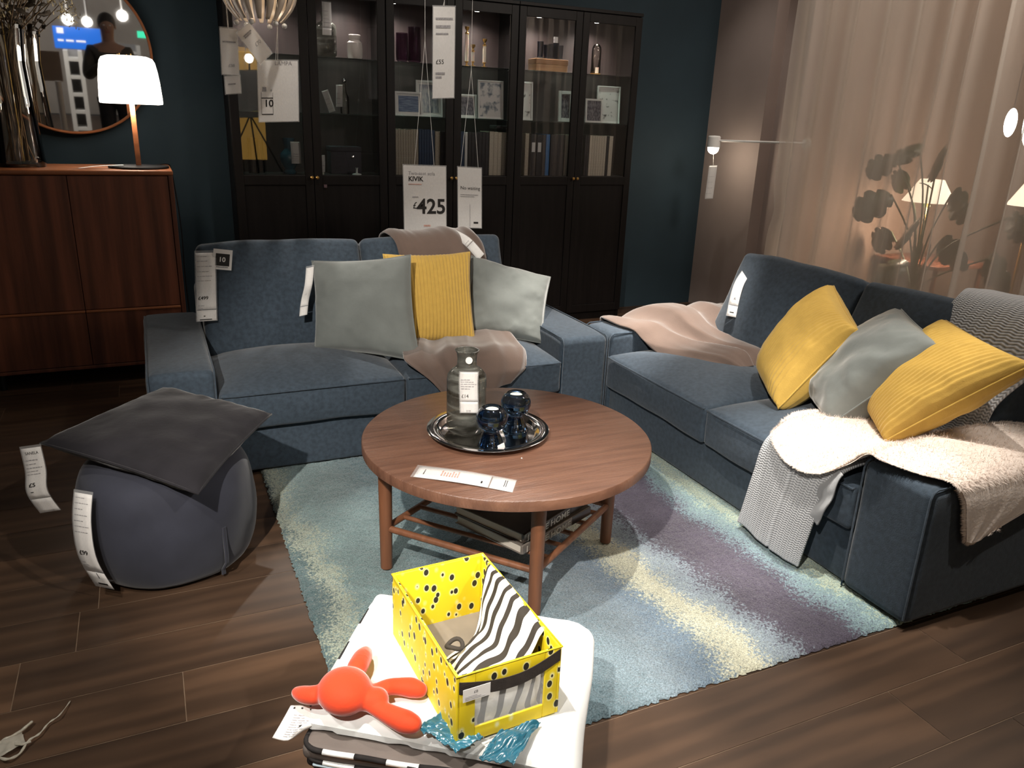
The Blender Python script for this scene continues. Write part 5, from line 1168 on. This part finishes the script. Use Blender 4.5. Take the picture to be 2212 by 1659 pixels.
# ------------------------------------------------------------------ THE PILE IN FRONT
PO = V((.166, 1.188, 0)); PRZ = math.atan2(-.527, .85)-radians(2.5)
def pile():
    ML = Matrix.Translation(PO) @ Matrix.Rotation(PRZ, 4, 'Z')
    def piping(o, z, x0, x1, y0, y1, r=.0052, seed=0, rad=.03, wob=.004):
        pts = []; 
        for (cx, cy, a0) in ((x0+rad, y0+rad, pi), (x1-rad, y0+rad, 1.5*pi), (x1-rad, y1-rad, 0), (x0+rad, y1-rad, .5*pi)):
            for k in range(7): a = a0+pi/2*k/6; pts.append(V((cx+rad*cos(a), cy+rad*sin(a), z)))
        full = []; n = len(pts)
        for i in range(n):
            p, q = pts[i], pts[(i+1) % n]; m = max(1, int((q-p).length/.012))
            for k in range(m): full.append(p.lerp(q, k/m))
        full = [p+V((0, 0, wob*NZ(p.x*9+seed, p.y*9, seed)*2)) for p in full]
        acc = 0; bb = MB(); seg = []; col = 0; L0 = .05
        for i in range(len(full)+1):
            p = full[i % len(full)]
            seg.append(p)
            if len(seg) > 1: acc += (seg[-1]-seg[-2]).length
            if acc > L0 or i == len(full):
                if len(seg) > 1: bb.tube(seg, r, 8, col)
                seg = [p]; acc = 0; col = 1-col
        bb.build('checked_piping', [M_blkf, M_whf], o, ang=None)
    M_whf = mat('white_cotton', (.74,.76,.76), .8, spec=.2, sheen=.2, var=(14, .04, I3), bump=(120, .15, I3)); M_blkf = mat('black_cotton', (.018,.016,.016), .8, spec=.2, var=(30, .2, I3))
    M_gm = mat('grey_brown_mat_fabric', (.115,.095,.085), .75, var=(10, .12, I3), bump=(150, .2, I3)); M_lb = mat('pale_blue_mat_fabric', (.36,.46,.52), .7, var=(8, .08, I3), bump=(60, .2, I3))
    M_or = mat('orange_fabric', (.85,.26,.015), .75, sheen=.2, var=(8, .1, I3), bump=(90, .2, I3))
    def soft(a, seed, top=.006):
        def f(P, h):
            P = P+V((NZ(P.x*7+seed, P.y*7), NZ(P.y*7, P.x*7+seed), 0))*a
            if P.z > 0: P.z += top*(1-(P.x/h.x)**2)*(1-(P.y/h.y)**2)+a*NZ(P.x*11, P.y*11, seed)
            return P
        return f
    def layer(name, x0, x1, y0, y1, z0, z1, M_, label, cat, seed, r, pipe=True, grp=None, k=(14, 12, 2)):
        o = empty(name, PO+V((0, 0, z0)), PRZ, label, cat, grp)
        MB().rbox((x0, y0, 0), (x1, y1, z1-z0), r, 3, k, soft(.004, seed)).build('fabric', M_, o)
        if pipe: piping(o, z1-z0-.004, x0+.002, x1-.002, y0+.002, y1-.002, seed=seed); piping(o, .006, x0+.002, x1-.002, y0+.002, y1-.002, seed=seed+3)
        return o
    o = empty('low_stool', PO, PRZ, 'low plain stool carrying the stack of folded fabrics', 'stool')
    MB().rbox((.03, .02, .07), (.46, .39, .098), .006, 2).build('seat', M_leg, o)
    for x in (.06, .43):
        for y in (.05, .36): MB().cyl((x, y, .0175), (x, y, .07), .014, None, 14).build('leg', M_leg, o)
    layer('folded_blanket', .045, .40, -.058, .38, .099, .204, M_or, 'bright orange folded fabric at the bottom of the stack', 'fabric', 3, .028, False)
    layer('play_mat', .0, .46, -.012, .40, .206, .226, M_blkf, 'dark folded play mat above the orange fabric', 'play mat', 5, .010)
    layer('play_mat', -.005, .47, -.020, .40, .228, .262, M_gm, 'grey-brown folded play mat with checked piping under the white quilt', 'play mat', 7, .014)
    q = empty('quilt', PO+V((0, 0, .264)), PRZ, 'white quilt with black and white checked edge under the yellow box', 'quilt')
    def fq(P, h):
        P = soft(.004, 9, .0)(P, h)
        if P.z > 0: P.z += .003*NZ(P.x*16, P.y*16, 2)
        e = max(0, P.x/h.x-.72)/.28; P.z -= .035*e*e
        e = max(0, -P.y/h.y-.8)/.2; P.z -= .014*e if P.z > 0 else 0
        if P.y < 0: P.y += .020*(.5-.5*P.x/h.x)*(-P.y/h.y)**2
        return P
    MB().rbox((-.012, .0, 0), (.505, .425, .036), .017, 3, (20, 18, 2), fq).build('fabric', M_whf, q); piping(q, .016, -.014, .25, .03, .424, seed=21, rad=.03, wob=.002)
    # folded-open light-blue lining
    MB().rbox((.02, -.024, -.004), (.36, -.006, .002), .0035, 2, (12, 2, 1), soft(.004, 12, 0)).build('lining', M_lb, [o2 for o2 in bpy.data.objects if o2.name == 'play_mat.001'][0])
    MB().box((.20, -.027, .006), (.216, -.017, .033)).build('fabric_loop', M_blkf, [o2 for o2 in bpy.data.objects if o2.name == 'play_mat.001'][0], smooth=False)
    # teal satin pieces sticking out under the box
    M_ts = mat('teal_satin', (.018,.125,.19), .22, spec=.8, sheen=.3, coat=.3, var=(12, .2, I3))
    def satin(P4, lb, seed):
        f = sheet_fn([[P4[3], P4[2]], [P4[0], P4[1]]], lambda u, v: .018*abs(NZ(u*2.4+seed, v*2.4, seed))+.008*abs(NZ(u*6+v*4, v*6, seed))+.004)
        tag(MB().grid(f, 60, 60).build('satin_fabric', M_ts, world=True, ang=None, solid=.002), lb, 'fabric', 'teal satin under the box')
    z = .307
    satin([at(905, 1585, z=z), at(955, 1548, z=z), at(1045, 1600, z=z), at(985, 1632, z=z)], 'crumpled teal satin poking out at the left of the yellow box', 1)
    satin([at(1035, 1648, z=z), at(1075, 1590, z=z), at(1168, 1566, z=z), at(1108, 1660, z=z)], 'crumpled teal satin in front of the yellow box', 2)
pile()
# ---- yellow box
def yellow_mat():
    m = bpy.data.materials.new('yellow_spotted_fabric'); m.use_nodes = True; nt = m.node_tree; N = nt.nodes; L = nt.links; p = N['Principled BSDF']; p.inputs['Roughness'].default_value = .6
    tc = N.new('ShaderNodeTexCoord'); mp = N.new('ShaderNodeMapping'); mp.inputs['Scale'].default_value = (1, 1, .7); L.new(tc.outputs['Object'], mp.inputs[0])
    v = N.new('ShaderNodeTexVoronoi'); v.inputs['Scale'].default_value = 50; v.inputs['Randomness'].default_value = .85; L.new(mp.outputs[0], v.inputs[0])
    r = N.new('ShaderNodeValToRGB'); r.color_ramp.interpolation = 'LINEAR'; e = r.color_ramp.elements; e[0].position = .0; e[0].color = (.02,.018,.01,1); e[1].position = .45; e[1].color = (.78,.60,.012,1)
    for q, c in ((.27, (.02,.018,.01,1)), (.295, (.85,.80,.42,1)), (.36, (.82,.70,.12,1))): x = e.new(q); x.color = c
    L.new(v.outputs['Distance'], r.inputs[0]); L.new(r.outputs[0], p.inputs['Base Color']); return m
M_yb = yellow_mat()
def zebra():
    m = bpy.data.materials.new('zebra_stripe_cotton'); m.use_nodes = True; nt = m.node_tree; N = nt.nodes; L = nt.links; p = N['Principled BSDF']; p.inputs['Roughness'].default_value = .85
    tc = N.new('ShaderNodeTexCoord'); w = N.new('ShaderNodeTexWave'); w.bands_direction = 'X'; w.inputs['Scale'].default_value = 2.1; w.inputs['Distortion'].default_value = 3.4; w.inputs['Detail'].default_value = 1; w.inputs['Detail Scale'].default_value = 1.2; L.new(tc.outputs['UV'], w.inputs[0])
    r = N.new('ShaderNodeValToRGB'); r.color_ramp.interpolation = 'CONSTANT'; e = r.color_ramp.elements; e[0].position = 0; e[0].color = (.03,.024,.018,1); e[1].position = .36; e[1].color = (.78,.76,.72,1)
    L.new(w.outputs['Fac'], r.inputs[0]); L.new(r.outputs[0], p.inputs['Base Color']); return m
M_zb = zebra()
M_zb2 = M_zb.copy(); M_zb2.name = 'swirled_zebra_cotton'
for n_ in M_zb2.node_tree.nodes:
    if n_.type == 'TEX_WAVE': n_.inputs['Distortion'].default_value = 9; n_.inputs['Scale'].default_value = 1.5; n_.inputs['Detail Scale'].default_value = .8
BZ = .3035; BA = radians(2.2); BO = V((.398, 1.025, BZ)); BW, BL_, BHt = .208, .348, .148
def ybox():
    R = empty('storage_box', BO, BA, 'bright yellow spotted storage box on the white quilt, holding zebra-striped fabric', 'box'); t = .0055
    MB().rbox((0, 0, 0), (t, BL_, BHt), .002, 2).build('side_panel', M_yb, R); MB().rbox((BW-t, 0, 0), (BW, BL_, BHt), .002, 2).build('side_panel', M_yb, R)
    MB().rbox((t, BL_-t, 0), (BW-t, BL_, BHt), .002, 2).build('back_panel', M_yb, R)
    MB().rbox((t, 0, 0), (.036, t, BHt), .002, 2).rbox((BW-.034, 0, 0), (BW-t, t, BHt), .002, 2).rbox((.036, 0, 0), (BW-.034, t, .030), .002, 2).rbox((.036, 0, BHt-.032), (BW-.034, t, BHt), .002, 2).build('front_panel', M_yb, R)
    MB().box((.034, .0015, .028), (BW-.032, .0025, BHt-.030)).build('clear_window', M_slv, R, smooth=False)
    MB().box((t, t, .001), (BW-t, BL_-t, .004)).build('bottom', mat('taupe_lining', (.17,.145,.115), .8, var=(20, .08, I3)), R, smooth=False)
    pts = [(.004, -.002, .126), (.03, -.004, .120), (.075, -.007, .113), (.12, -.008, .113), (.16, -.006, .120), (BW-.004, -.002, .133)]; P = [V(q) for q in pts]
    MB().grid(lambda u, v: cr1(P, u)+V((0, 0, (v-.5)*.025)), 40, 2).build('carry_strap', mat('dark_brown_webbing', (.028,.020,.016), .8, var=(60, .2, I3), bump=(300, .3, I3)), R, solid=.0012, smooth=False)
    b = MB()
    MB().tube([(0, 0, BHt), (BW, 0, BHt), (BW, BL_, BHt), (0, BL_, BHt)], .0022, 6, closed=True).build('edge_binding', mat('yellow_binding', (.80,.60,.02), .6, var=(60, .1, I3)), R, ang=None)
    lab = tag(MB().box((.008, -.0095, .100), (.060, -.0088, .126), M=Matrix.Translation(BO) @ Matrix.Rotation(BA, 4, 'Z')).build('price_label', M_paper, world=True, smooth=False), 'white price label reading £8 on the strap of the yellow box', 'label')
    vs, fs = text_verts('£8', .008); MM = Matrix.Translation(BO) @ Matrix.Rotation(BA, 4, 'Z')
    q = MB().add([(p.x+.028, -.0098, p.y+.114) for p in vs], fs, 0, MM)
    for k in range(3): q.box((.012, -.0099, .103+.0032*k), (.050-.008*k, -.0096, .1042+.0032*k), 1, MM)
    q.build('printing', [M_ink, M_gink], lab, world=True, smooth=False)
    Mx = Matrix.Translation(BO) @ Matrix.Rotation(BA, 4, 'Z')
    # striped fabric lying over the right wall and heaped in the front half
    rows = [[(.203, .30, .150), (.206, .23, .152), (.206, .15, .150), (.203, .06, .146)],
            [(.192, .30, .140), (.190, .23, .145), (.188, .15, .143), (.188, .05, .138)],
            [(.178, .285, .095), (.172, .22, .105), (.165, .14, .110), (.165, .04, .110)],
            [(.155, .25, .045), (.145, .20, .065), (.140, .12, .085), (.140, .03, .095)],
            [(.125, .225, .025), (.112, .19, .055), (.105, .11, .075), (.10, .02, .085)],
            [(.085, .215, .018), (.075, .17, .050), (.070, .10, .070), (.07, .018, .075)],
            [(.045, .205, .012), (.038, .15, .035), (.035, .09, .055), (.034, .015, .058)],
            [(.016, .19, .008), (.014, .14, .012), (.013, .08, .018), (.014, .012, .02)]]
    f = sheet_fn(rows, lambda u, v: .008*NZ(u*3.2, v*3.5, 3)+.005*NZ(u*8, v*8, 1))
    tag(MB().grid(lambda u, v: Mx @ f(u, v), 70, 80, uv=True).build('striped_fabric', M_zb, world=True, ang=None, solid=.002), 'black and white zebra-striped fabric heaped inside the yellow box', 'fabric')
    f2 = sheet_fn([[(.03, .030, .10), (.10, .026, .10), (.178, .030, .105)], [(.034, .016, .07), (.10, .012, .07), (.176, .016, .08)], [(.034, .013, .03), (.10, .0105, .03), (.176, .013, .03)], [(.034, .02, .006), (.10, .018, .006), (.176, .02, .006)]], lambda u, v: .004*NZ(u*6, v*4, 7))
    tag(MB().grid(lambda u, v: Mx @ f2(u, v), 50, 30, uv=True).build('striped_fabric', M_zb2, world=True, ang=None, solid=.0015), 'striped fabric pressed against the clear window of the yellow box', 'fabric')
    tag(MB().grid(lambda u, v: Mx @ (V((.012+.042*u, .215+.06*v, .008+.05*(1-u)+.006*sin(v*4)))), 8, 8).build('folded_leaflet', M_paper, world=True, solid=.0006), 'folded white leaflet against the left wall inside the yellow box', 'leaflet')
    o = MB().tube([Mx @ V((.07+.016*cos(a), .175+.014*sin(a), .072+.004*sin(2*a))) for a in [2*pi*k/20 for k in range(20)]], .0045, 8, closed=True).build('fabric_loop', M_zb, world=True, ang=None); tag(o, 'small looped strip of striped fabric on top of the heap in the box', 'loop')
ybox()
# ---- red soft toy
def toy():
    z = .302; c = at(742, 1490, z=z+.035); R = empty('soft_toy', V((c.x, c.y, z)), 0, 'orange-red velvet soft toy lying face down on the white quilt', 'soft toy')
    b = MB(); loc = lambda px, py, dz: at(px, py, z=z+dz)-V((c.x, c.y, z))
    h = loc(745, 1492, .036); b.ball(h, .050, 20, (1.02, 1.08, .72))
    def limb(pts, rads, n=24):
        P = [V(q) for q in pts]
        for t in range(n+1):
            q = cr1(P, t/n); k = t/n*(len(rads)-1); i = min(int(k), len(rads)-2); r = rads[i]+(rads[i+1]-rads[i])*(k-i); b.ball(q, r, 10, (1, 1, .85))
    limb([loc(762, 1462, .036), loc(778, 1430, .034), loc(790, 1408, .024)], [.012, .021, .020, .013]); limb([loc(705, 1500, .032), loc(668, 1502, .024), loc(642, 1496, .016)], [.012, .020, .018, .012])
    limb([loc(790, 1510, .028), loc(812, 1512, .030)], [.024, .025])
    limb([loc(800, 1500, .030), loc(840, 1484, .026), loc(880, 1484, .022), loc(905, 1490, .020)], [.016, .017, .018, .021, .017]); limb([loc(800, 1520, .028), loc(835, 1540, .024), loc(868, 1556, .022), loc(890, 1564, .022)], [.016, .018, .021, .023, .019])
    o = b.build('body', mat('orange_red_velvet', (.52,.045,.012), .75, spec=.2, sheen=.6, var=(14, .08, I3), bump=(150, .15, I3)), R, ang=None)
    md = o.modifiers.new('remesh', 'REMESH'); md.mode = 'VOXEL'; md.voxel_size = .003; md.use_smooth_shade = True
    md = o.modifiers.new('smooth', 'SMOOTH'); md.factor = .8; md.iterations = 8
    M_th = mat('dark_red_thread', (.25,.03,.01), .8, var=(90, .2, I3))
    p0, p1, p2 = loc(682, 1478, .058), loc(722, 1462, .0785), loc(760, 1462, .074)
    # label on a ribbon at the left
    t = empty('paper_label', at(640, 1560, z=.245), 0, 'white paper label hanging off the left edge of the stack', 'label'); L = .06
    sf = sheet_fn([[at(628, 1524, z=.285), at(656, 1524, z=.292), at(690, 1532, z=.288)], [at(608, 1560, z=.275), at(645, 1563, z=.282), at(684, 1562, z=.280)], [at(588, 1594, z=.255), at(622, 1600, z=.258), at(652, 1580, z=.262)]])
    f = lambda u, v, off=0: sf(min(1, u/.052), v)+V((0, 0, -off))
    MB().grid(lambda u, v: f(u*.052, v), 8, 14).build('paper', M_paper, t, world=True, solid=.0006)
    q = MB()
    for (u0, u1, v, hh, ci) in greek(.30, .85, 10, 91, .3, .8, 1, .0012)+[(.2, .26, .1, .003, 0), (.45, .51, .1, .003, 0), (.7, .76, .1, .003, 0), (.55, .61, .55, .003, 0)]:
        q.grid(lambda x, y: f(.052*(u0+(u1-u0)*x), min(.99, v+hh/L*y), -.0012), 2, 1, ci)
    q.build('printing', [M_ink, M_gink], t, world=True, smooth=False)
toy()
# ---- clear plastic tie on the floor
def plastic():
    rnd = random.Random(6); pts = [at(px, py, z=.004+.01*abs(sin(i*1.3))) for i, (px, py) in enumerate(((152, 1514), (128, 1545), (105, 1562), (85, 1585), (62, 1600), (40, 1630), (10, 1640), (-12, 1625), (5, 1600), (35, 1585), (68, 1560), (58, 1568), (25, 1600), (45, 1608), (66, 1602)))]
    b = MB(); b.tube([cr1(pts, t/120) for t in range(121)], [.0012+.0018*min(1, t/45)+.0006*sin(t) for t in range(121)], 6)
    f = sheet_fn([[at(-8, 1640, z=.004), at(22, 1622, z=.012), at(55, 1606, z=.004)], [at(-18, 1605, z=.006), at(12, 1596, z=.016), at(48, 1582, z=.005)]], lambda u, v: .006*NZ(u*5, v*5, 3))
    b.grid(f, 16, 10)
    m = mat('crinkled_clear_plastic', (.75,.72,.62), .12, trans=.55, ior=1.45, coat=.5, var=(30, .1, I3))
    tag(b.build('plastic_wrapper', m, world=True, ang=None), 'crinkled clear plastic strip lying on the floor at the lower left', 'wrapper')
plastic()
